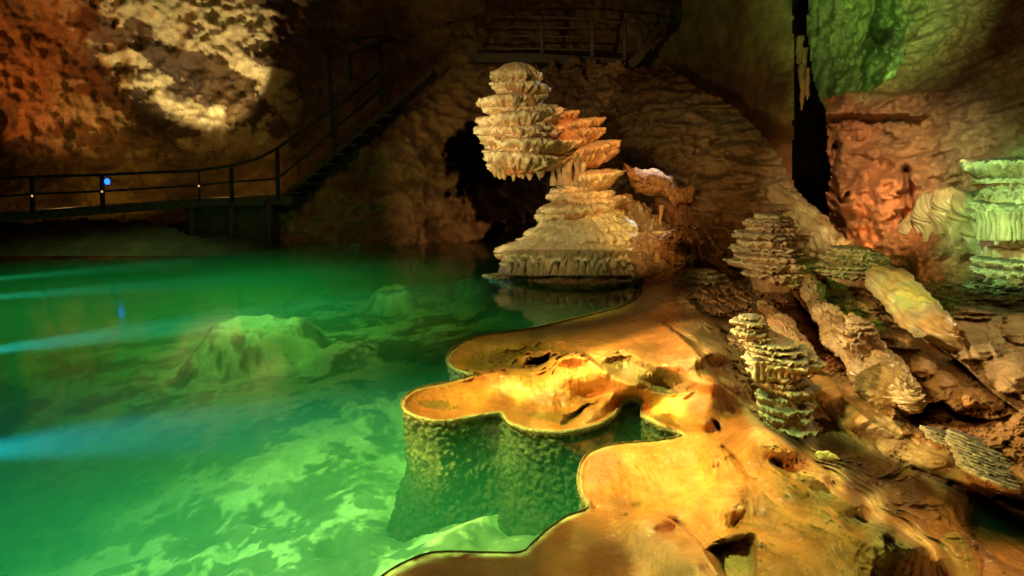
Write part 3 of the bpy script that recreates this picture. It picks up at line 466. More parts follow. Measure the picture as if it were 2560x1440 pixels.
# rubble slope behind the plate column
def scree_post(U, VV, P, c):
    return c
sc_col = [(1400,200,.2,.1,.04),(1500,180,.28,.14,.06),(1600,220,.3,.16,.07),(1700,250,.3,.19,.09),(1760,240,.42,.28,.13),(1850,300,.42,.34,.18),(1950,450,.45,.33,.16),(2060,560,.42,.34,.16),(1500,350,.24,.13,.05),(1600,320,.24,.14,.06),(1700,350,.34,.21,.09),(1800,420,.35,.22,.09),(1880,430,.42,.27,.12),(1650,420,.22,.12,.05),(1750,480,.3,.17,.07),(1850,520,.33,.19,.08),(1750,580,.2,.09,.035),(1680,560,.22,.1,.04),(1850,600,.16,.08,.03),(2000,600,.32,.19,.08),(1400,450,.14,.07,.03),(1350,330,.2,.1,.04)]
def scree_hole(U, VV, P):
    ledge = -(.28*(ridged(P*np.array([1.0, 1.0, 3.5]), .9, 5, 130)-.5))*sstep(1500, 1750, U)
    cob = -.22*np.abs(fbm(P, 2.6, 4, 131))*2.0*sstep(1800, 1600, U)
    wa, wb = worley(P.reshape(-1, 3)+.05*fbm(P.reshape(-1, 3), 3, 3, 145)[:, None], 3.4); cel = -.22*np.clip(.8-wa, 0, 1).reshape(U.shape)*sstep(1900, 1650, U)*sstep(480, 330, VV)
    return ledge+cob+cel
o = wallsheet('rubble_slope', 1280, 2160, 90, 760, 3.5, [(1300,300,16),(1350,150,17),(1500,150,16.5),(1700,150,15.5),(1800,260,13.6),(1700,300,13.4),(1500,350,14),(1400,450,14),(1400,620,13),(1600,450,12.3),(1700,450,11.7),(1850,400,11.6),(1950,470,10.8),(2060,560,9.9),(2100,620,9.5),(1700,620,10.9),(1800,660,10.1),(1900,620,9.8),(1850,540,10.6),(2000,600,9.6),(2000,740,9),(1500,740,11.5)],
 sc_col, .32, 21, clip=[(1330,160),(1450,150),(1560,160),(1640,140),(1700,185),(1760,225),(1850,275),(1930,360),(1990,470),(2060,545),(2130,640),(2150,760),(1300,760),(1390,600),(1380,450),(1330,300)], hole=scree_hole, layer=.03, warp=18, edge=34, gain=.62)
tag(o, 'long slope of rubble and ribbed flowstone rising behind the plated column', 'rubble slope')
# tall smooth pillar wall left of the black crack
o = wallsheet('rock_pillar', 1500, 2060, -700, 640, 5, [(1500,0,16.5),(1700,0,14.5),(1850,0,13.6),(1960,0,13.2),(1995,0,13.6),(1700,-700,13),(1990,-700,13),(1700,200,15.5),(1850,200,14),(1970,250,12.8),(1995,300,13.3),(1990,470,11.8),(1900,400,12.8),(2010,540,11.5),(1800,400,14.5)],
 [(1700,60,.14,.10,.04),(1850,100,.16,.12,.05),(1950,200,.2,.13,.06),(1975,350,.42,.2,.09),(1985,440,.45,.2,.08),(1900,300,.2,.14,.06),(1800,200,.15,.1,.045),(1600,60,.12,.07,.03)], .14, 31, clip=[(1690,-700),(1985,-700),(1982,0),(1990,200),(1985,330),(1982,440),(2010,545),(2010,640),(1850,600),(1650,250),(1640,130),(1700,60)], edge=3)
tag(o, 'tall smooth brown rock pillar standing left of the black crevice', 'rock pillar')
# green lit wall behind the crevice, green light also put into its colours
def g_hole(U, VV, P):
    q = distpoly(U, VV, [(2230,-50),(2210,60),(2190,130),(2165,230)], False) + 25*fbm(P, 1.6, 4, 5)
    lum = -.35*np.abs(fbm(P, 2.2, 3, 133))*sstep(90, 30, np.abs(q-45))
    return 1.6*sstep(34, 10, q)+lum-.13*ridged(P*np.array([6, 6, .5])+.6*fbm(P, 1, 2, 6)[..., None], .8, 3, 147)-.10*fbm(P, 5, 3, 148)
o = wallsheet('green_lit_wall', 2005, 2640, -700, 420, 4, [(2010,0,15),(2010,250,14.5),(2150,0,14),(2150,250,12.5),(2250,0,13),(2300,200,11.6),(2500,0,12),(2500,300,11),(2010,-700,12),(2600,-700,11),(2030,400,14)],
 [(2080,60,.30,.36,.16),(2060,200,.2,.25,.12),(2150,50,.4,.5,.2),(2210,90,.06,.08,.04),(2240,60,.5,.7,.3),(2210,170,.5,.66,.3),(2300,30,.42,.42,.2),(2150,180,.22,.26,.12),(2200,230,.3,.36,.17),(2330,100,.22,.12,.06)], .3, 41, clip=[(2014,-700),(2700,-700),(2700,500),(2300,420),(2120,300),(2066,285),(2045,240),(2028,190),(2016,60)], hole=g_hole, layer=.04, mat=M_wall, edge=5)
tag(o, 'green lit rock face with a dark split high above the crevice', 'rock face')
# right wall mass with ledge and orange bulge
def r_hole(U, VV, P):
    b = np.sqrt(((U-2190)/150)**2+((VV-500)/150)**2); bulge = -.7*sstep(1.25, .2, b)
    b2 = np.sqrt(((U-2330)/130)**2+((VV-640)/110)**2); bulge -= .35*sstep(1.2, .2, b2)
    lw = 10*fbm(P, 1.6, 3, 144); ledge = -.75*sstep(222, 236, VV+lw)*sstep(300, 282, VV+lw)*sstep(2430, 2200, U)
    cr = .5*sstep(9, 2, distpoly(U, VV, [(2075,480),(2110,505),(2120,480)], False)+6*fbm(P, 4, 3, 2))
    cr += .6*sstep(14, 3, distpoly(U, VV, [(2265,430),(2275,520),(2262,560)], False)+8*fbm(P, 4, 3, 2))
    cr += .5*sstep(14, 4, distpoly(U, VV, [(2090,370),(2078,430),(2085,470)], False)+8*fbm(P, 4, 3, 2))
    st = -.20*(ridged(np.stack([P[..., 0]*1.5+P[..., 2], P[..., 1]*1.5, P[..., 2]*5-P[..., 0]*2], -1), .8, 4, 140)-.5)
    fl = -.12*ridged(P*np.array([7, 7, .5]), .8, 3, 141)*sstep(270, 285, VV)*sstep(340, 300, VV)*sstep(2450, 2150, U) - .15*fbm(P, 1.4, 5, 142, gain=.55) - .05*ridged(P*np.array([1, 1, 3]), 3.5, 3, 143)
    return bulge+ledge+cr+st+fl
o = wallsheet('right_cave_wall', 2040, 3300, -500, 820, 4, [(2060,260,11.3),(2060,560,11.2),(2100,300,10.5),(2100,500,10.2),(2150,640,9.4),(2250,700,8.4),(2350,730,7.5),(2560,760,6.9),(2200,250,10.2),(2300,80,10.6),(2400,300,9),(2560,300,8),(2560,0,9),(2400,-400,10),(3300,0,4),(3300,800,4),(2900,700,5.5),(2900,300,6.5),(2450,600,7.6),(2300,450,9),(2150,820,9)],
 [(2090,260,.3,.15,.07),(2150,300,.32,.13,.06),(2120,400,.34,.16,.07),(2180,460,.48,.19,.08),(2150,560,.62,.27,.12),(2230,520,.5,.2,.08),(2200,620,.55,.24,.1),(2300,680,.3,.10,.05),(2300,600,.34,.13,.06),(2330,520,.34,.19,.09),(2380,600,.36,.26,.13),(2260,330,.3,.18,.08),(2400,120,.18,.09,.05),(2500,80,.16,.09,.05),(2350,230,.16,.10,.05),(2330,60,.3,.25,.14),(2450,250,.2,.17,.09),(2520,200,.3,.3,.15),(2450,400,.22,.2,.1),(2540,330,.34,.38,.2),(2500,520,.3,.3,.15),(2400,500,.22,.2,.1),(2160,240,.3,.2,.1)],
 .26, 51, clip=[(2062,250),(2100,228),(2180,222),(2235,200),(2262,130),(2300,60),(2340,-30),(2420,-500),(3400,-600),(3400,900),(2100,900),(2110,640),(2070,560),(2066,500),(2078,440),(2066,380),(2062,300)], hole=r_hole, warp=22, edge=8)
tag(o, kind='structure'); o.name = 'right_wall'
# roof and near side shells closing the cave
def shell(name, pts4, n, amp, seed, col):
    s_ = np.linspace(0, 1, n); a, b, c, d = (np.array(p, float) for p in pts4)
    Sx, Sy = np.meshgrid(s_, s_); P = (a*(1-Sx)[..., None]+b*Sx[..., None])*(1-Sy)[..., None]+(d*(1-Sx)[..., None]+c*Sx[..., None])*Sy[..., None]
    nrm = np.cross(b-a, d-a); nrm = nrm/np.linalg.norm(nrm)
    P = P + nrm*(amp*fbm(P, .3, 5, seed))[..., None]
    cc = np.array(col)*(1+.3*fbm(P, 1, 4, seed+1))[..., None]
    o = mk(name, P.reshape(-1, 3), gridfaces(n, n), M_wall, cc); tag(o, kind='structure')
shell('cave_ceiling', [(-20,-6,9),(16,-6,9),(16,24,10.5),(-20,24,10.5)], 90, 1.0, 5, (.14,.08,.035))
shell('left_wall', [(-15,-6,-1),(-15,-6,10),(-13,20,11),(-13,20,-1)], 70, .8, 6, (.16,.08,.03))
shell('rear_wall', [(-15,-5,-1),(12,-5,-1),(12,-5,10),(-15,-5,10)], 60, .8, 7, (.14,.07,.03))
#SECTION stalagmites
# ------------------------------------------------------------------ plated stalagmites
CT, CE, CU, CR = np.array([.58,.44,.24]), np.array([.86,.68,.40]), np.array([.68,.30,.08]), np.array([.40,.15,.04])  # undersides: orange stone, deepened to paint an orange shadow below the plates
def plate_mesh(c, rx, ry, th, dome=.02, fringe=.03, seed=0, tilt=(0, 0), n=150, core=.35, jag=.10, cols=None, lump=.0, flute=.06):
    ct, ce, cu, cr = cols or (CT, CE, CU, CR)
    th_ = np.linspace(0, 2*np.pi, n, endpoint=False); cs, sn = np.cos(th_), np.sin(th_)
    prof = [(0.02, dome, 0), (.2, dome*.97, 0), (.4, dome*.86, 0), (.58, dome*.66, 0), (.72, dome*.46, 0), (.83, dome*.28, 0), (.92, dome*.14, .3), (.975, .06*dome, .8), (1, 0, 1), (1.005, -.05*th, 1), (.99, -.13*th, 1.0), (.95, -.22*th, 1.6), (.90, -.30*th, 1.8), (.83, -.42*th, 1.9), (.75, -.54*th, 2.0), (.65, -.68*th, 2.1), (.55, -.82*th, 2.6), (.45, -.95*th, 3), (core, -1.05*th, 3)]
    ring = np.stack([cs*1.3, sn*1.3, 0*cs+seed*3.7], -1)
    lo = 1+jag*2.3*fbm(ring, 1.1, 3, seed); hi = jag*1.1*fbm(ring, 7, 4, seed+1); fn = fbm(ring, 9, 2, seed+2)
    vs, cl = [], []
    for k, (rr, z, t) in enumerate(prof):
        w = min(1, rr*1.1); o = (1+(lo-1)*w) + hi*sstep(.6, 1, rr)
        fl = 1+flute*1.3*fn*(t > 1)*min(1, (t-1)*2)
        x = rx*rr*o*fl*cs; y = ry*rr*o*fl*sn
        zz_ = z - (fringe*np.maximum(0, fn+.1)*1.6 if .7 < t < 2.2 else 0) 
        p = np.stack([x, y, zz_+0*x], -1)
        if t < 1:
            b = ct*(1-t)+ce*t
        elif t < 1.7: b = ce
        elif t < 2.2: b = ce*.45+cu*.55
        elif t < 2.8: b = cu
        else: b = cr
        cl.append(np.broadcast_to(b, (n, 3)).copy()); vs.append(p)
    Vp = np.stack(vs); Cp = np.stack(cl)
    nz = fbm(Vp+np.array([seed*2.1, 0, c[2]]), 1/(max(rx, .05)*.45), 4, seed+5)
    Vp[..., 2] += nz*max(lump, .10*th); Vp[..., :2] *= (1+.07*fbm(Vp+seed, 22, 3, seed+7))[..., None]
    Vp[..., 2] += .035*min(rx, .35)*fbm(Vp+seed, 30, 3, seed+9)
    Vp[..., 2] += Vp[..., 0]*tilt[0] + Vp[..., 1]*tilt[1]
    Cp *= (1+.25*fbm(Vp+seed, 14, 3, seed+8))[..., None]
    # cap centre
    return Vp.reshape(-1, 3)+np.array(c), np.concatenate([gridfaces(n, len(prof), True)[:, ::-1]]), Cp.reshape(-1, 3)
def add_plate(root, *a, name='plate', mat=None, **k):
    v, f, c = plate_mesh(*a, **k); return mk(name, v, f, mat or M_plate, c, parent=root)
def tube(path, rad, n=40, seed=0, col=(.4, .3, .15), col2=None, amp=.12, ls=8, stretch=3.0, squash=1.0, sub=6, layer=0, fs=30, scal=0):
    P = smoothline(path, sub); Rr = smoothline([(x,) for x in rad], sub)[:, 0]; m_ = len(P)
    tan = np.gradient(P, axis=0); tan /= np.linalg.norm(tan, axis=1, keepdims=True)
    ref = np.array([0, 0, 1.0]) if abs(tan[:, 2].mean()) < .8 else np.array([1.0, 0, 0])
    sd = np.cross(tan, ref); sd /= np.linalg.norm(sd, axis=1, keepdims=True); up = np.cross(sd, tan)
    a = np.linspace(0, 2*np.pi, n, endpoint=False)
    Vt = P[:, None]+Rr[:, None, None]*(np.cos(a)[None, :, None]*sd[:, None]+np.sin(a)[None, :, None]*up[:, None]*squash)
    dirn = (Vt-P[:, None])/np.maximum(Rr[:, None, None], 1e-5)
    al = np.linspace(0, 1, m_)*np.linalg.norm(np.diff(P, axis=0), axis=1).sum()
    q = np.stack([np.cos(a)[None]*Rr[:, None]*1.0+0*al[:, None], np.sin(a)[None]*Rr[:, None]+0*al[:, None], al[:, None]/stretch+0*a[None]], -1)
    nn = fbm(q, ls, 4, seed)*amp + .35*amp*fbm(q, fs, 3, seed+1)
    if scal:
        wq = Vt.reshape(-1, 3)*np.array([1, 1, 2.0])+.03*fbm(Vt.reshape(-1, 3), 9, 3, seed+12)[:, None]; wa, wb = worley(wq, 26)
        nn = nn + scal*(np.exp(-(wb-wa).reshape(Vt.shape[:2])*5)-.3)*sstep(-.15, .25, fbm(Vt, 2.0, 3, seed+13))
    if layer: nn = nn + layer*(ledges(Vt, 24, seed+2, 1.2)-.4)*sstep(-.25, .1, fbm(Vt, 2.2, 2, seed+9))
    Vt = Vt + dirn*nn[..., None]
    cc = np.array(col)[None, None]*(1+.3*fbm(Vt, 6, 4, seed+3))[..., None]
    if col2 is not None:
        k = sstep(-.2, .25, fbm(Vt, 3, 3, seed+4))[..., None]; cc = cc*(1-k)+np.array(col2)*k
    # end caps by collapsing
    V2 = np.concatenate([np.broadcast_to(Vt[0].mean(0), (1, n, 3)), Vt, np.broadcast_to(Vt[-1].mean(0), (1, n, 3))]); C2 = np.concatenate([cc[:1], cc, cc[-1:]])
    return V2.reshape(-1, 3), gridfaces(n, m_+2, True), C2.reshape(-1, 3)
def add_tube(root, name, path, rad, mat=None, origin=None, **k):
    v, f, c = tube(path, rad, **k); return mk(name, v, f, mat or M_plate, c, parent=root, origin=origin)
def px_plate(root, u0, u1, vv, Y, thpx, dome=None, ryf=.85, **k):
    """plate whose rim spans u0..u1 at picture row vv at distance Y"""
    c = at((u0+u1)/2, vv, Y); s_ = Y/F*1.02; rx = (u1-u0)/2*s_
    return add_plate(root, c, rx, rx*ryf, thpx*s_, dome=(thpx*.25*s_ if dome is None else dome*s_), **k)
# --- the big plated column standing in the water
YB = 10.35; s0 = YB/F*1.02
root = thing('plated_stalagmite', 'tall leaning column of stacked calcite plates standing in the green water', 'stalagmite', (gp(1430, 700, 0)[0], YB, 0))
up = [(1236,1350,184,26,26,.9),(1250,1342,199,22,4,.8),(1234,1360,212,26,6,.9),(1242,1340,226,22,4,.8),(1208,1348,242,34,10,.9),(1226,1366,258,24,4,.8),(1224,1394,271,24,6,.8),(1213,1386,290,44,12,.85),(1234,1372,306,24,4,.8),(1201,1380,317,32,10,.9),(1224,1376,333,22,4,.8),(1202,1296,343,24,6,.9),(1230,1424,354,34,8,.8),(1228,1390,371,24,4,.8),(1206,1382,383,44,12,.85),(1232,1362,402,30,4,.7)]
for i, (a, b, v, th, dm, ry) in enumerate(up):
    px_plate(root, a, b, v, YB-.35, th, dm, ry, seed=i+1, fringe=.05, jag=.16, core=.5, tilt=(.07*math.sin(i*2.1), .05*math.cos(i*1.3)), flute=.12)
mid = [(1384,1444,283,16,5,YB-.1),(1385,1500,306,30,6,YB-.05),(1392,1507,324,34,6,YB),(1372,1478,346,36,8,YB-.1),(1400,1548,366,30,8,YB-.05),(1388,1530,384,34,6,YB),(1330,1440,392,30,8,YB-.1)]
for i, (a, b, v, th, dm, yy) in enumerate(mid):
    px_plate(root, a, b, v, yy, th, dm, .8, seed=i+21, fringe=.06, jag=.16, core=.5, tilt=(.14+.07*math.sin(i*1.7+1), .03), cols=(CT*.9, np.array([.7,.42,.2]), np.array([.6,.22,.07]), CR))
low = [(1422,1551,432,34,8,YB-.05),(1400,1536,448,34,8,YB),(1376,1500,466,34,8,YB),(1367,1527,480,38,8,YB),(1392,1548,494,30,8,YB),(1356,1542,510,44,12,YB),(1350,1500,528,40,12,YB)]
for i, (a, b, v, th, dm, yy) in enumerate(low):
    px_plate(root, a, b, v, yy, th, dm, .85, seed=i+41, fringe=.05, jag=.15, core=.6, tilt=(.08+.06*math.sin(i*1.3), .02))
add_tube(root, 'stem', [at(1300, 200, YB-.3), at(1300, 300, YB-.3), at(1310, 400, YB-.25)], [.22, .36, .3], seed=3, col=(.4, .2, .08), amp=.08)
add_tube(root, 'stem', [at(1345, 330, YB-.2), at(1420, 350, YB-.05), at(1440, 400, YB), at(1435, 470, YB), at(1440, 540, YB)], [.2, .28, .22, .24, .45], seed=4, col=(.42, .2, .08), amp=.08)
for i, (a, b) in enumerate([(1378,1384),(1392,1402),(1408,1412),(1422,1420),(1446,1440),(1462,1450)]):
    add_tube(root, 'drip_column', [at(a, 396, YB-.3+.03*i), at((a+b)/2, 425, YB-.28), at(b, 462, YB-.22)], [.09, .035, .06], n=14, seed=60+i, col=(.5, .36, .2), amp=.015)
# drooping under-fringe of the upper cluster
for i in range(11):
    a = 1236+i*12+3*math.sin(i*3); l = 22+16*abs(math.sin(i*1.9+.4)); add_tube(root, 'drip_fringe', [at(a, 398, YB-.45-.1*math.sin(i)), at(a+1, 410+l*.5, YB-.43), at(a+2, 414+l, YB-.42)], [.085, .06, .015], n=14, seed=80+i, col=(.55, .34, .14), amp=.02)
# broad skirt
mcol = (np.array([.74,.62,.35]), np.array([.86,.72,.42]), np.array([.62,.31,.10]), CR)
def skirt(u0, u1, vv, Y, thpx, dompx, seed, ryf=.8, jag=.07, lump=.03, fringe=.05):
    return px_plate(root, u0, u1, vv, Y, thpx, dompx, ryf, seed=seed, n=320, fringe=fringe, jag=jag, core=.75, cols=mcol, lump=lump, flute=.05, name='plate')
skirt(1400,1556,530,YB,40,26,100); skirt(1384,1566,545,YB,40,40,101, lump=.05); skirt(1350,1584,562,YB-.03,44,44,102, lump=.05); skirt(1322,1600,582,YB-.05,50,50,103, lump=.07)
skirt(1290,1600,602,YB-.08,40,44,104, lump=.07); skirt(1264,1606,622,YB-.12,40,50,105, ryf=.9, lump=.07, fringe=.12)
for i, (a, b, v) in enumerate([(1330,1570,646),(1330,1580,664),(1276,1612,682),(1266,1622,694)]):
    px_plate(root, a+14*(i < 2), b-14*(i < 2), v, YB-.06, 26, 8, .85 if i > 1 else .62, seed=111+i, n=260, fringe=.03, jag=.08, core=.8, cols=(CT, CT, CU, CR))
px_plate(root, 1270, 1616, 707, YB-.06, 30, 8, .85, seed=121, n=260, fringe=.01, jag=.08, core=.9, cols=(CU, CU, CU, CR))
add_tube(root, 'base_core', [at(1440, 660, YB), at(1440, 690, YB), at(1440, 712, YB)], [.9, .98, .96], seed=15, col=(.4,.22,.09), amp=.08, n=120)
rs = random.Random(4)
for i in range(22):
    a = 1278+i*14.6+rs.uniform(-3, 3); rxw = 167*s0; xx = (a-1431)*s0; yy = YB-.12-.9*rxw*.9*math.sqrt(max(0, 1-(xx/(rxw*1.02))**2)); x = at(1431, 640, YB)[0]+xx
    zt = at(a, 634, YB)[2]; zt = 1.7-(1.7-zt)*yy/YB; z0 = at(a, 690, YB)[2]
    zt = at(a, 636, yy)[2]; z0 = at(a, 688, yy)[2]
    add_tube(root, 'drip_column', [(x, yy, zt+.05), (x, yy, zt-.04), (x, yy+.01, (zt+z0)/2), (x, yy, z0)], [.10, .055, .035+.02*rs.random(), .08], n=16, seed=130+i, col=(.56, .42, .22), amp=.025, ls=14)
# small shelves at its left foot
root = thing('plated_shelf', 'small pale plates jutting just above the water left of the big column foot', 'calcite shelf', gp(1240, 690, 0))
for i, (a, b, v, th) in enumerate([(1236,1290,634,16),(1250,1300,656,16),(1208,1290,688,16),(1222,1300,699,12)]):
    px_plate(root, a, b, v, YB-.35, th, 3, .8, seed=161+i, fringe=.02, jag=.14, core=.5)
add_tube(root, 'stem', [at(1275, 632, YB-.3), at(1275, 712, YB-.3)], [.1, .2], seed=8, amp=.05)
# wet ridge and orange face right of the big column
root = thing('wet_ridge', 'wet brown ridge with sparkling crest running down right of the big plated column', 'rock ridge', gp(1640, 690, .1))
add_tube(root, 'crest', [at(1530, 505, YB+.5), at(1585, 545, YB+.4), at(1625, 595, YB+.15), at(1660, 645, 10.1), at(1715, 688, 9.6), at(1790, 722, 9.2)], [.12, .26, .27, .27, .24, .1], seed=11, col=(.30, .19, .09), amp=.14, n=90, sub=16, mat=M_flow)
add_tube(root, 'orange_face', [at(1600, 590, 9.9), at(1615, 640, 9.75), at(1632, 690, 9.55)], [.14, .24, .24], seed=12, col=(.5, .3, .15), amp=.12, n=60, sub=16, mat=M_rough)
# orange overhanging slab
def slab(root, name, outline, Y, thick, col, seed, mat, front=.0):
    pts = smoothline(outline, 5, True); n = len(pts); c0 = pts.mean(0); rings = []
    for s_, dd in ((0.02, -thick*.55), (.35, -thick*.5), (.65, -thick*.42), (.88, -thick*.25), (1, 0), (.92, thick*.4), (.6, thick*.8), (.02, thick)):
        p = c0+(pts[:, :2]-c0[:2])*s_ if pts.shape[1] == 2 else None
        rings.append(at(p[:, 0], p[:, 1], Y+dd+0*p[:, 0]))
    Vs = np.stack(rings); Vs = Vs + (.10*thick*np.stack([fbm(Vs, 4, 4, seed), fbm(Vs, 4, 4, seed+1), fbm(Vs, 4, 4, seed+2)], -1)*2)
    cc = np.array(col)*(1+.3*fbm(Vs, 4, 4, seed+3))[..., None]
    return mk(name, Vs.reshape(-1, 3), gridfaces(n, len(rings), True), mat, cc.reshape(-1, 3), parent=root)
root = thing('rock_overhang', 'rough orange rock overhang ending in a sharp point above the wet ridge', 'rock overhang', at(1650, 460, 10.9))
slab(root, 'overhang_block', [(1552,405),(1580,425),(1640,425),(1690,450),(1738,482),(1728,500),(1700,505),(1690,518),(1665,500),(1630,490),(1600,480),(1570,450)], 10.8, .5, (.55, .26, .10), 7, M_rough)
slab(root, 'overhang_block', [(1640,490),(1700,500),(1745,530),(1750,600),(1700,620),(1660,560)], 10.9, .4, (.26, .11, .045), 17, M_rough)
add_tube(root, 'drip_column', [at(1655, 515, 10.35), at(1651, 545, 10.3), at(1650, 580, 10.3)], [.05, .025, .05], n=14, seed=9, col=(.6, .3, .1), amp=.01)
for i, (a, b, v) in enumerate([(1635,1690,578),(1645,1684,592)]): px_plate(root, a, b, v, 10.2, 14, 3, .8, seed=171+i, cols=(CE, CE, np.array([.6,.25,.08]), CR))
# --- three smaller plated stacks
def stack(label, base, spec, Y, seed0, stem=None, cols=None, jag=.12, fringe=.03, core=.62, n=130, grp='smaller plated stalagmites on the right bank'):
    root = thing('plated_stalagmite', label, 'stalagmite', base, grp)
    rr_ = random.Random(seed0)
    for i, (a, b, v, th, dm) in enumerate(spec):
        k_ = (b-a)*rr_.uniform(-.07, .07); o_ = rr_.uniform(-6, 6); a, b, th, v = a-k_+o_, b+k_+o_, th*rr_.uniform(.7, 1.6), v+rr_.uniform(-2, 2)
        px_plate(root, a, b, v, Y, th, dm, .9, seed=seed0+i, fringe=fringe, jag=jag, core=core, n=n, cols=cols, tilt=(.03*math.sin(i*2.3+seed0), .02*math.cos(i*1.7)))
    if stem: add_tube(root, 'stem', [at(u, v, Y) for u, v, _ in stem], [q*Y/F for _, _, q in stem], seed=seed0+70, col=(.36, .2, .09), amp=.04)
    return root
S2 = [(1886,1962,538,14,5),(1876,1972,547,12,3),(1866,1980,556,14,3),(1862,1990,566,14,3),(1850,1990,577,14,3),(1842,2000,588,16,3),(1840,2008,600,18,3),(1848,1998,612,16,3),(1846,2000,624,16,3),(1838,2010,636,18,4),(1836,2014,650,20,4),(1850,2012,664,18,4),(1868,2004,677,18,4),(1884,1996,689,20,3),(1900,2018,702,20,3),(1900,1985,718,22,3),(1880,1940,742,18,3),(1890,1960,756,20,3)]
stack('rounded beehive stack of thin cream plates, middle of the right bank', gp(1925, 755, .2), S2, 7.75, 200, [(1925,545,30),(1928,640,58),(1935,760,34)], cols=(np.array([.5,.40,.22]), np.array([.72,.58,.34]), CU, CR))
S3 = [(2088,2176,618,12,5),(2078,2188,627,12,3),(2068,2196,636,12,3),(2060,2204,646,12,3),(2054,2210,657,12,3),(2052,2214,668,14,3),(2058,2216,680,14,3),(2070,2212,692,14,3),(2082,2210,704,16,3),(2096,2214,716,16,3),(2110,2212,728,16,3),(2130,2222,742,16,3)]
stack('low flat topped stack of thin plates with an orange underside, right of the beehive stack', gp(2140, 745, .3), S3, 7.5, 230, [(2132,622,40),(2135,690,62),(2160,760,44)], cols=(np.array([.45,.40,.24]), np.array([.6,.5,.28]), np.array([.5,.24,.1]), CR))
S4 = [(1850,1905,790,12,4),(1838,1915,802,12,3),(1846,1925,814,12,3),(1840,1930,826,14,3),(1866,1940,838,14,3),(1868,1980,851,16,4),(1876,2008,864,18,4),(1880,2026,880,20,8),(1872,2028,896,34,6),(1884,2000,926,22,5),(1890,2000,944,24,5),(1905,2034,962,26,5),(1900,2005,985,28,5),(1905,2018,1008,30,5),(1900,2028,1032,30,5),(1912,2048,1058,34,5),(1935,2060,1085,34,4)]
dkc = (np.array([.20,.19,.14]), np.array([.64,.54,.32]), CU, CR)
r4 = stack('stepped stack with dark wide plates above knobbly drip columns, nearest the gully', gp(1950, 1080, .05), [(1945+(a-1945)*1.12, 1945+(b-1945)*1.12, v, t, d) for a, b, v, t, d in S4], 4.12, 260, [(1885,800,26),(1910,850,36),(1950,900,44),(1945,960,38),(1955,1020,44),(1975,1090,56)], cols=dkc, jag=.11, fringe=.02)
for i in range(8):
    a = 1888+i*15; add_tube(r4, 'drip_column', [at(a, 905, 3.98), at(a+2, 920, 3.98), at(a+1, 946, 4.0)], [.022, .013, .022], n=12, seed=290+i, col=(.6, .46, .24), amp=.006, ls=30)
S5 = [(2118,2166,802,12,4),(2108,2180,812,12,3),(2100,2186,823,12,3),(2104,2192,835,14,3),(2112,2196,848,14,3),(2116,2206,862,14,3),(2130,2214,877,14,3),(2140,2226,892,16,3),(2150,2232,908,16,3)]
stack('squat plated stack half buried in the ribbed slope right of the stepped stack', gp(2160, 910, .3), S5, 4.5, 350, [(2142,808,24),(2160,860,36),(2190,920,34)], cols=(np.array([.46,.36,.20]), np.array([.66,.52,.30]), CU, CR))
# tilted fan at the lower right
root = thing('plated_fan', 'tilted fan of dark plates with bright edges at the lower right', 'calcite fan', gp(2440, 1200, .3))
for i in range(11):
    c = at(2440+i*3, 1100+i*9, 3.36-.036*i); add_plate(root, c, .135-.004*abs(i-4), .14, .05, dome=.012, fringe=.008, seed=300+i, tilt=(-.35, -.1), core=.7, n=120, jag=.09, cols=(np.array([.13,.15,.11]), np.array([.6,.56,.4]), CU*.8, CR))
for i in range(4):
    c = at(2350+i*6, 1080+i*9, 3.5-.03*i); add_plate(root, c, .09, .1, .04, dome=.012, fringe=.006, seed=320+i, tilt=(-.3, -.1), core=.7, n=90, jag=.1, cols=(np.array([.14,.14,.10]), np.array([.5,.45,.3]), CU*.7, CR))
root = thing('plated_mound', 'very low mound of thin yellowish plates on the bank left of the beehive stack', 'calcite mound', gp(1760, 700, .15))
for i, (a, b, v) in enumerate([(1728,1794,676),(1716,1806,686),(1706,1818,697),(1694,1830,709)]): px_plate(root, a, b, v, 8.3, 12, 4, .8, seed=331+i, cols=(np.array([.5,.4,.18]), np.array([.56,.44,.2]), CU, CR), core=.8, jag=.14)
# ------------------------------------------------------------------ finger ridges on the right slope
FG = 'flowstone fingers on the right slope'
def finger(label, pts, seed, col, col2=None, amp=.03, mat=None, squash=.9, ls=4.5, stretch=1.2, name='flowstone_finger', layer=0, fs=30, scal=.014):
    P = [gp(u, v, z) for u, v, z, r_ in pts]; root = None
    o = add_tube(None, name, P, [q[3] for q in pts], mat=mat or M_flow, origin=P[-1], seed=seed, col=col, col2=col2, amp=amp, n=150, sub=44, squash=squash, ls=ls, stretch=stretch, layer=layer, fs=fs, scal=scal)
    tag(o, label, 'flowstone', FG if name == 'flowstone_finger' else None); return o
finger('grey brown finger running from the foot of the beehive stack to a rounded tip', [(2010,668,.42,0.050),(2035,730,.36,0.093),(2075,810,.32,0.105),(2130,880,.3,0.105),(2190,950,.30,0.093),(2240,1000,.28,0.087),(2262,1028,.24,0.037)], 401, (.40,.26,.12), (.46,.33,.19), .07)
finger('short greyish finger below the beehive stack, ending above the dark crevice', [(1905,760,.28,0.053),(1940,800,.28,0.083),(1980,850,.26,0.083),(2015,900,.22,0.060),(2022,925,.18,0.022)], 411, (.38,.22,.10), (.44,.3,.16), .05)
finger('plated finger with many thin edges in the middle of the right slope', [(2130,800,.40,0.045),(2165,850,.40,0.083),(2215,920,.38,0.090),(2265,985,.36,0.075),(2290,1010,.3,0.038)], 421, (.40,.27,.12), (.5,.37,.2), .05, layer=.03, scal=.016)
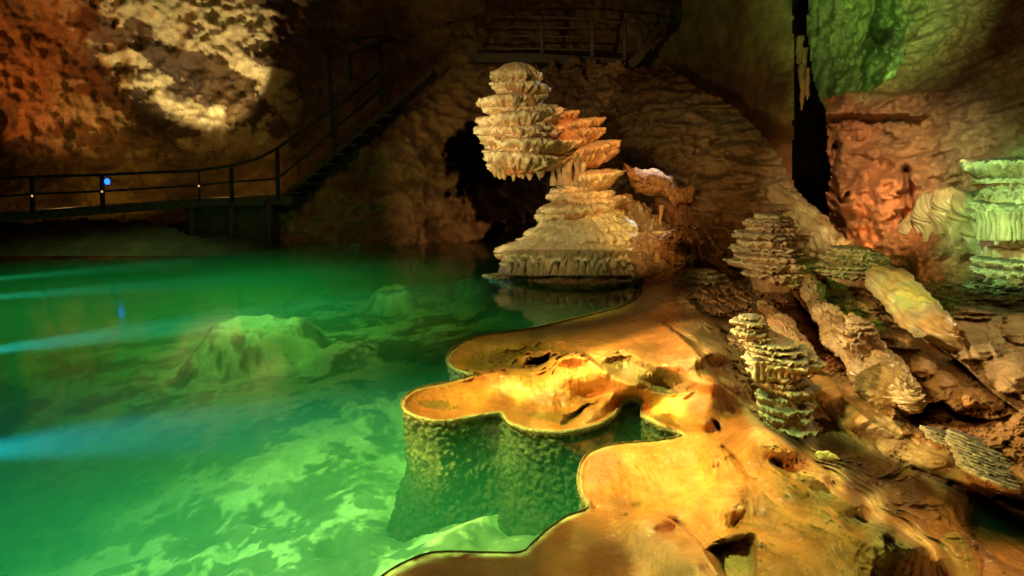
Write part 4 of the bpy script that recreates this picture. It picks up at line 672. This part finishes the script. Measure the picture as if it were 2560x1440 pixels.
# ridge on the far slope leading to the yellow-lit block
o = add_tube(None, 'flowstone_ridge', [at(1930, 480, 10.6), at(1990, 540, 10.0), at(2040, 590, 9.5), at(2085, 640, 9.1)], [.16, .22, .26, .2], mat=M_flow, origin=at(2040, 620, 9.4), seed=481, col=(.26,.17,.08), col2=(.32,.26,.12), amp=.1, n=80, sub=18)
tag(o, 'pale ridge end catching yellow green light behind the beehive stack', 'flowstone')
# fallen column lit green
root = thing('fallen_column', 'broken column lying across the slope, green lit on its upper end and orange lower down', 'fallen column', gp(2320, 800, .4))
v, f, c = tube([gp(2212, 694, .62), gp(2250, 735, .6), gp(2300, 785, .56), gp(2360, 840, .52), gp(2400, 862, .48)], [.16, .17, .15, .12, .05], seed=501, col=(.5,.42,.22), col2=(.55,.36,.14), amp=.05, n=70, sub=16, squash=.8)
mk('column_shaft', v, f, M_flow, c, parent=root)
# patch of light in the gully, modelled as an added bright flake
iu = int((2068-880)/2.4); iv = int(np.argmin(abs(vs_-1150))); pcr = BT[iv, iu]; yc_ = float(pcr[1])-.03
root = thing('light_patch', 'patch of light in the dark gully, built as a small bright yellow flake', 'light patch', pcr)
slab(root, 'light_patch_flake', [(2038,1134),(2044,1127),(2056,1128),(2070,1127),(2078,1133),(2090,1138),(2100,1149),(2086,1148),(2072,1150),(2056,1147),(2046,1149)], yc_, .02, (.9,.8,.25), 5, M_plate)
#SECTION right column
root = thing('drapery_column', 'massive fluted column with flat ledges glowing green at the right edge', 'flowstone column', at(2530, 750, 6.75))
GC = (np.array([.22,.22,.15]), np.array([.62,.62,.40]), np.array([.5,.42,.2]), np.array([.36,.2,.08]))
def dplate(u0, u1, v, Y, th, dm, seed, ry=.6, **k): return px_plate(root, u0, u1, v, Y, th, dm, ry, seed=seed, n=300, cols=GC, core=k.pop('core', .86), jag=k.pop('jag', .05), fringe=k.pop('fringe', .05), flute=.09, **k)
for i, a in enumerate([(2424,2760,402,52,4),(2462,2760,446,70,4),(2470,2760,470,60,4),(2440,2760,508,80,8),(2448,2760,524,60,4)]):
    dplate(*a[:3], 6.9, a[3], a[4], 520+i)
add_tube(root, 'fluted_shaft', [at(2615, 430, 6.95), at(2615, 520, 6.95), at(2612, 600, 6.95), at(2610, 700, 6.95), at(2610, 800, 6.9)], [.48, .60, .56, .60, .75], n=260, sub=24, seed=531, col=(.52,.5,.3), col2=(.5,.4,.2), amp=.07, ls=13, stretch=14, mat=M_flow, fs=50)
for i, a in enumerate([(2462,2760,590,30,4),(2455,2760,650,30,6),(2446,2760,672,30,6),(2450,2760,694,30,6),(2440,2760,716,30,6),(2455,2760,738,34,6)]):
    dplate(*a[:3], 6.75, a[3], a[4], 540+i, jag=.09, fringe=.04)
for i in range(12):
    a = 2448+i*12; yy = 6.9-.40*math.sin(min(1, i/6)*1.4); add_tube(root, 'drip_column', [at(a, 528, yy), at(a+1, 560, yy-.01), at(a+2, 600, yy)], [.045, .028, .035], n=14, seed=560+i, col=(.56,.54,.32), amp=.02, ls=20, mat=M_flow)
# draped flowstone curtain left of it
root = thing('flowstone_curtain', 'bulging olive flowstone curtain hanging against the wall between orange bulge and green column', 'flowstone curtain', at(2390, 700, 7.6))
for i, (u, t_, b, w, yy) in enumerate([(2285,560,690,26,8.1),(2322,520,720,34,7.9),(2362,500,715,36,7.7),(2402,520,700,36,7.5),(2440,560,700,30,7.35)]):
    add_tube(root, 'curtain_fold', [at(u, t_-20, yy+.25), at(u, t_+12, yy), at(u+2, (t_+b)/2, yy+.02), at(u+6, b, yy+.1)], [w*.4*yy/F, w*yy/F, w*.85*yy/F, w*.3*yy/F], seed=580+i, col=(.42,.34,.17), col2=(.4,.38,.2), amp=.07, n=70, sub=18, ls=6, stretch=8, mat=M_flow)
# stalactite cluster in the crevice
root = thing('stalactite_cluster', 'small knobbly stalactite cluster hanging in the black crevice', 'stalactites', at(2005, 250, 15))
for i, (u, a, b, w) in enumerate([(2000,90,170,9),(2012,120,190,8),(2004,160,275,10),(2018,170,250,7),(1996,130,160,7)]):
    add_tube(root, 'stalactite', [at(u, a, 15), at(u, (a+b)/2, 15), at(u, b, 15)], [w*15/F, w*.8*15/F, w*.2*15/F], n=20, seed=600+i, col=(.5,.3,.14), amp=.06, ls=5, stretch=1)
#SECTION metalwork
def pipe(name, pts, rad, mat, parent):
    P = np.array([np.array(p, float) for p in pts]); n = 8; rings = []
    for i, p in enumerate(P):
        t = P[min(i+1, len(P)-1)]-P[max(i-1, 0)]; t /= np.linalg.norm(t); ref = np.array([0, 0, 1.]) if abs(t[2]) < .9 else np.array([1., 0, 0])
        s_ = np.cross(t, ref); s_ /= np.linalg.norm(s_); q = np.cross(s_, t); a = np.linspace(0, 2*np.pi, n, endpoint=False)
        rings.append(p+rad*(np.cos(a)[:, None]*s_+np.sin(a)[:, None]*q))
    Vp = np.concatenate([np.broadcast_to(P[0], (1, n, 3)), np.stack(rings), np.broadcast_to(P[-1], (1, n, 3))])
    return mk(name, Vp.reshape(-1, 3), gridfaces(n, len(P)+2, True), mat, parent=parent)
def box(name, c8, mat, parent):
    return mk(name, c8, [(0,3,2,1),(4,5,6,7),(0,1,5,4),(1,2,6,5),(2,3,7,6),(3,0,4,7)], mat, parent=parent, smooth=False)
def slabline(name, pts, w, h, mat, parent):      # slab along top-front line pts, w deep (away), h down
    P = np.array(pts); n = len(P); a = P; b = P+np.array([0, w, 0]); c = b-np.array([0, 0, h]); d = a-np.array([0, 0, h])
    Vp = np.stack([a, b, c, d], 1); f = []
    for i in range(n-1):
        for k in range(4): f.append((i*4+k, i*4+(k+1) % 4, (i+1)*4+(k+1) % 4, (i+1)*4+k))
    f += [(0, 3, 2, 1), ((n-1)*4, (n-1)*4+1, (n-1)*4+2, (n-1)*4+3)]
    return mk(name, Vp.reshape(-1, 3), f, mat, parent=parent, smooth=False)
YW = 14.0
root = thing('walkway', 'low concrete walkway with steel railing crossing above the far left water', 'walkway', at(400, 540, YW))
slabline('deck', [at(-500, 562, 12.0), at(-100, 540, 12.7), at(90, 527, 13.1), at(260, 515, 13.4), at(500, 497, 13.8), at(730, 491, 14.1)], 1.3, .16, M_deck, root)
posts = [(-190,437,545,12.6),(80,441,530,13.1),(255,437,518,13.4),(497,426,500,13.8),(578,420,497,13.9),(693,370,492,14.05)]
for u, a, b, yy in posts: pipe('post', [at(u, a, yy), at(u+2, b+6, yy)], .045 if u in (80, 255, 578, 693) else .02, M_steel, root)
pipe('top_rail', [at(-500,462,12.0), at(-190,452,12.6), at(0,446,12.95), at(80,442,13.1), at(255,437,13.4), at(497,426,13.8), at(578,414,13.9), at(640,398,14), at(693,371,14.05)], .028, M_steel, root)
pipe('middle_rail', [at(-500,520,12.0), at(0,491,12.95), at(80,485,13.1), at(255,478,13.4), at(497,463,13.8), at(578,455,13.9), at(693,447,14.05)], .022, M_steel, root)
for u, yy in ((480, 13.9), (578, 13.95), (672, 14.0)): pipe('support', [at(u, 500, yy), at(u, 620, yy)], .07, M_deck, root)
root = thing('quay_wall', 'dark stained concrete wall under the end of the walkway at the far waterline', 'retaining wall', at(580, 600, 14.1))
slabline('wall_panel', [at(476, 506, 14.15), at(676, 502, 14.15)], .5, 1.05, M_deck, root)
root = thing('staircase', 'steel staircase with double handrails climbing the dark far wall', 'staircase', at(700, 490, 14.1))
slabline('stringer', [at(700,492,14.3), at(832,380,14.7), at(960,272,15.1), at(1080,170,15.6)], .9, .12, M_deck, root)
pipe('handrail', [at(693,372,14.05), at(745,332,14.3), at(830,276,14.5), at(950,180,14.9)], .03, M_steel, root)
pipe('handrail', [at(700,442,14.1), at(765,388,14.3), at(835,322,14.5), at(955,222,14.9)], .025, M_steel, root)
pipe('post', [at(820,112,14.5), at(832,345,14.5)], .045, M_steel, root)
pipe('post', [at(873,130,14.9), at(877,206,14.9)], .035, M_steel, root)
pipe('post', [at(948,95,14.9), at(953,262,14.9)], .04, M_steel, root)
pipe('frame_bar', [at(815,114,14.5), at(880,98,14.9), at(945,90,15.2), at(990,98,15.3)], .03, M_steel, root)
pipe('frame_bar', [at(820,112,14.5), at(875,132,14.6), at(945,108,14.9), at(990,98,15.3)], .03, M_steel, root)
pipe('frame_bar', [at(880,100,14.9), at(945,122,15)], .025, M_steel, root)
for i in range(9):
    u = 715+i*29; v = 480-i*24.3; p = at(u, v, 14.3+.1*i); slabline('tread', [p, p+np.array([.26, 0, 0])], .85, .04, M_deck, root)
root = thing('upper_gallery', 'dim upper gallery with pale posts and rails near the top centre', 'gallery', at(1400, 150, 17))
slabline('deck', [at(1170,132,17.0), at(1355,134,16.8), at(1600,150,16.4)], 1.0, .2, M_deck, root)
pipe('top_rail', [at(1110,60,17.2), at(1190,42,17.0), at(1355,42,16.8), at(1480,48,16.6), at(1600,62,16.4)], .03, M_pale, root)
for vv in (70, 92, 124): pipe('middle_rail', [at(1190,vv-4,17.0), at(1355,vv-2,16.8), at(1480,vv+2,16.6)], .022, M_pale, root)
for u, a, b, yy in ((1190,40,132,17),(1355,40,134,16.8),(1481,48,142,16.6),(1562,58,148,16.4),(1600,62,152,16.4)): pipe('post', [at(u,a,yy), at(u,b,yy)], .05, M_pale, root)
root = thing('stone_ramp', 'pale sloping slab rising to the right of the upper gallery', 'ramp', at(1610, 120, 16))
slabline('ramp_slab', [at(1575,150,15.9), at(1608,112,16.0), at(1640,68,16.2), at(1660,50,16.3)], .8, .3, M_pale, root)
# lamps
def bulb(name, label, cat, p, rad, col, es):
    n = 14; th = np.linspace(0, 2*np.pi, n, endpoint=False); ph = np.linspace(-np.pi/2, np.pi/2, 9)
    Vp = np.stack([np.stack([rad*math.cos(q)*np.cos(th), rad*math.cos(q)*np.sin(th), 0*th+rad*1.25*math.sin(q)], -1) for q in ph])
    root = thing(name, label, cat, p)
    mk('lamp_glass', Vp.reshape(-1, 3)+np.array(p), gridfaces(n, 9, True), plain('lamp_glow_'+cat.replace(' ', '_')+str(len(bpy.data.materials)), col, .4, 0, col, es), parent=root)
    pipe('lamp_holder', [p+np.array([0, 0, -rad*1.1]), p+np.array([0, 0, -rad*1.8])], rad*.5, M_steel, root)
bulb('blue_lamp', 'small glowing blue lamp on the walkway railing', 'lamp', at(268, 454, 13.3), .05, (.02, .15, 1), 3)
bulb('deck_lamp', 'tiny warm lamp on the second railing post from the left', 'lamp', at(255, 479, 13.3), .018, (1, .6, .15), .8)
bulb('deck_lamp', 'tiny warm lamp at the leftmost railing post', 'lamp', at(80, 490, 13.0), .018, (1, .6, .15), .8)
bulb('deck_lamp', 'tiny warm lamp near the middle of the walkway railing', 'lamp', at(497, 465, 13.7), .018, (1, .6, .15), .8)
#SECTION lights
def spot(p, tgt, W, col, ang=60, blend=.6, rad=.08):
    l = bpy.data.lights.new('cave_spotlight', 'SPOT'); l.energy = W; l.color = col; l.spot_size = R(ang); l.spot_blend = blend; l.shadow_soft_size = rad
    o = bpy.data.objects.new('cave_spotlight', l); COL.objects.link(o); o.location = tuple(float(x) for x in p)
    o.rotation_euler = (Vector([float(x) for x in tgt])-o.location).to_track_quat('-Z', 'Y').to_euler(); return o
warm, wht, grn = (1, .58, .15), (1, .77, .37), (.35, 1, .45)
spot((-2.2, 3.3, 1.35), gp(1640, 1020, .1), 600, warm, 60, .5, .05)
spot((.1, 4.6, 3.1), (1.5, 3.3, .3), 300, warm, 56, .8, .04)               # key on the basins from the front left
spot((3.6, 4.6, 2.9), gp(2130, 1150, .2), 60, warm, 60, .8, .05)
spot((-3.2, 5.0, 1.6), gp(1440, 560, .0)+np.array([0, 0, 1.35]), 1100, wht, 38, .5, .05)  # plated column from low front left
spot((-2.4, 3.5, 3.6), at(1400, 420, 10.3), 850, wht, 30, .6, .05)
spot((2.6, 12.0, 3.6), at(1620, 560, 10.3), 800, (.85, .95, 1), 15, .5, .04)      # cold rear light on wet edges
spot((2.2, 12.5, 4.2), at(1352, 210, 10.1), 1200, (.85, .95, 1), 7, .5, .04)
spot((1.6, 7.6, 4.5), at(1480, 370, 10.3), 500, (1, .42, .12), 26, .6, .05)
spot((4.9, 5.6, 3.0), gp(2230, 950, .3), 260, (1, .68, .28), 66, .7, .05)       # right slope from the right rear
spot((-1.4, 4.6, 1.5), gp(2280, 880, .35), 900, wht, 44, .5, .04)
spot((-2.2, 4.2, 1.5), at(1990, 650, 7.7), 800, wht, 20, .6, .05)
spot((-3.0, 2.2, 5.5), gp(700, 1270, 0), 6000, (.64, 1, .30), 58, .9, .2)      # overhead pool lamps, added in place of green lamps under water
spot((-6.5, 6.0, 5.0), gp(0, 1120, 0), 1200, (.06, .4, 1), 34, .9, .3)
spot((-5, 9, 6), gp(300, 700, 0), 2500, (.3, 1, .3), 70, .9, .2)
spot((-2.6, 8, 6), gp(820, 690, 0), 1600, (.5, 1, .22), 46, .9, .2)
spot((-1.8, 3.4, 5.5), gp(660, 830, -.3), 1100, (.8, 1, .35), 30, .8, .1)
spot((1.5, 8.0, 1.2), at(1700, 420, 12), 120, warm, 90, .8, .2)
spot(at(512, 380, 16.2), at(480, 60, 18), 620, (1, .80, .42), 85, .4, .1)  # fan of light on the left wall
spot(at(-300, 300, 14.5), at(130, 150, 17.5), 420, (1, .42, .13), 85, .7, .1)
spot(at(2140, 640, 8.6), at(2180, 500, 10), 14, (1, .42, .12), 120, .9, .1)
spot((2.6, 4.6, 3.3), at(2200, 500, 10), 1700, (1, .72, .36), 34, .9, .1)  # orange wash on the bulge
spot((2.0, 3.0, 4.0), at(2200, 380, 10), 240, (1, .42, .16), 50, .9, .2)
spot((3.4, 7.0, 2.8), at(2260, -40, 12.5), 900, (.6, 1, .25), 46, 1, .1)   # green on the high wall
spot((2.6, 4.9, 2.2), at(2590, 560, 6.9), 420, (.42, 1, .34), 36, .7, .05)   # green on the right column
spot(gp(2330, 600, 1.25), gp(2225, 720, .62), 120, (.35, 1, .12), 30, .7, .03)
spot((6.0, 10.6, 1.9), at(2110, 60, 13.5), 130, (.45, 1, .2), 80, 1, .1)
w = bpy.data.worlds.new('World'); sc.world = w; w.use_nodes = True
w.node_tree.nodes['Background'].inputs[0].default_value = (.5, .3, .12, 1); w.node_tree.nodes['Background'].inputs[1].default_value = .012
fill = bpy.data.lights.new('cave_glow', 'POINT'); fill.energy = 60; fill.color = (1, .6, .28); fill.shadow_soft_size = 1.0
fo = bpy.data.objects.new('cave_glow', fill); COL.objects.link(fo); fo.location = (-1.5, 0, 5.5)
spot((-2, 6, 7), at(1000, 300, 15.5), 240, (1, .55, .2), 80, .9, .5)
def beam(a, b, W, col, ang, rad=.02):          # sunken lamps at the left bank shining through the water
    p = gp(a[0], a[1], 0); p[2] = -a[2]; q = gp(b[0], b[1], 0); q[2] = -b[2]
    spot(p, q, W, col, ang, .9, rad)
beam((-260, 880, .10), (650, 765, .12), 5000, (.16, .5, 1), 8)
beam((-300, 1110, .12), (700, 1000, .14), 1500, (.05, .36, 1), 17)
beam((-260, 745, .08), (500, 690, .1), 5500, (.3, .62, 1), 5)
beam((-260, 708, .06), (500, 640, .1), 7000, (.3, .8, .7), 4)
spot((-.4, 7.2, 3.7), (1.0, 3.7, .1), 420, (1, .75, .45), 22, .7, .01)  # added unseen lamp, aimed to raise glints on the wet basins
spot(at(150, 505, 13.6), at(200, 440, 16.4), 110, (1, .6, .15), 130, 1, .1)
spot(at(560, 470, 13.9), at(560, 440, 16.4), 40, (1, .6, .15), 130, 1, .1)
spot((.6, 1.8, 2.6), at(2068, 1138, yc_), 160, (1, .95, .5), 4, .6, .01)  # added narrow lamp that brightens the light patch flake
spot(at(2030, 380, 13.0), at(2025, 200, 20), 60, (1, .5, .2), 60, 1, .1)  # added lamp lifting the black at the back of the crevice
spot((-1.8, 7.0, 4.5), gp(1370, 775, 0), 900, (.45, 1, .28), 22, .8, .1)  # added green lamp for the water in front of the column foot
spot((1.5, 3.3, 3.0), (1.35, 2.6, .4), 330, warm, 40, .8, .04)  # added lamp brightening the crest of the orange bank
#SECTION camera
cam = bpy.data.cameras.new('camera'); cam.sensor_width = 36; cam.lens = F/2560*36; cam.clip_end = 200; cam.clip_start = .05
co = bpy.data.objects.new('camera', cam); COL.objects.link(co); co.location = (0, 0, CAMH); co.rotation_euler = (math.pi/2-PIT, 0, 0)
cam.dof.use_dof = True; cam.dof.focus_distance = 6.5; cam.dof.aperture_fstop = 5.6
sc.camera = co
sc.view_settings.view_transform = 'Standard'; sc.view_settings.look = 'None'; sc.view_settings.exposure = 0
sc.cycles.max_bounces = 6; sc.cycles.transparent_max_bounces = 12; sc.cycles.use_denoising = True; sc.cycles.denoiser = 'OPENIMAGEDENOISE'; sc.cycles.denoising_input_passes = 'RGB_ALBEDO_NORMAL'; sc.cycles.denoising_prefilter = 'ACCURATE'; sc.cycles.sample_clamp_indirect = 3
sc.cycles.volume_bounces = 0
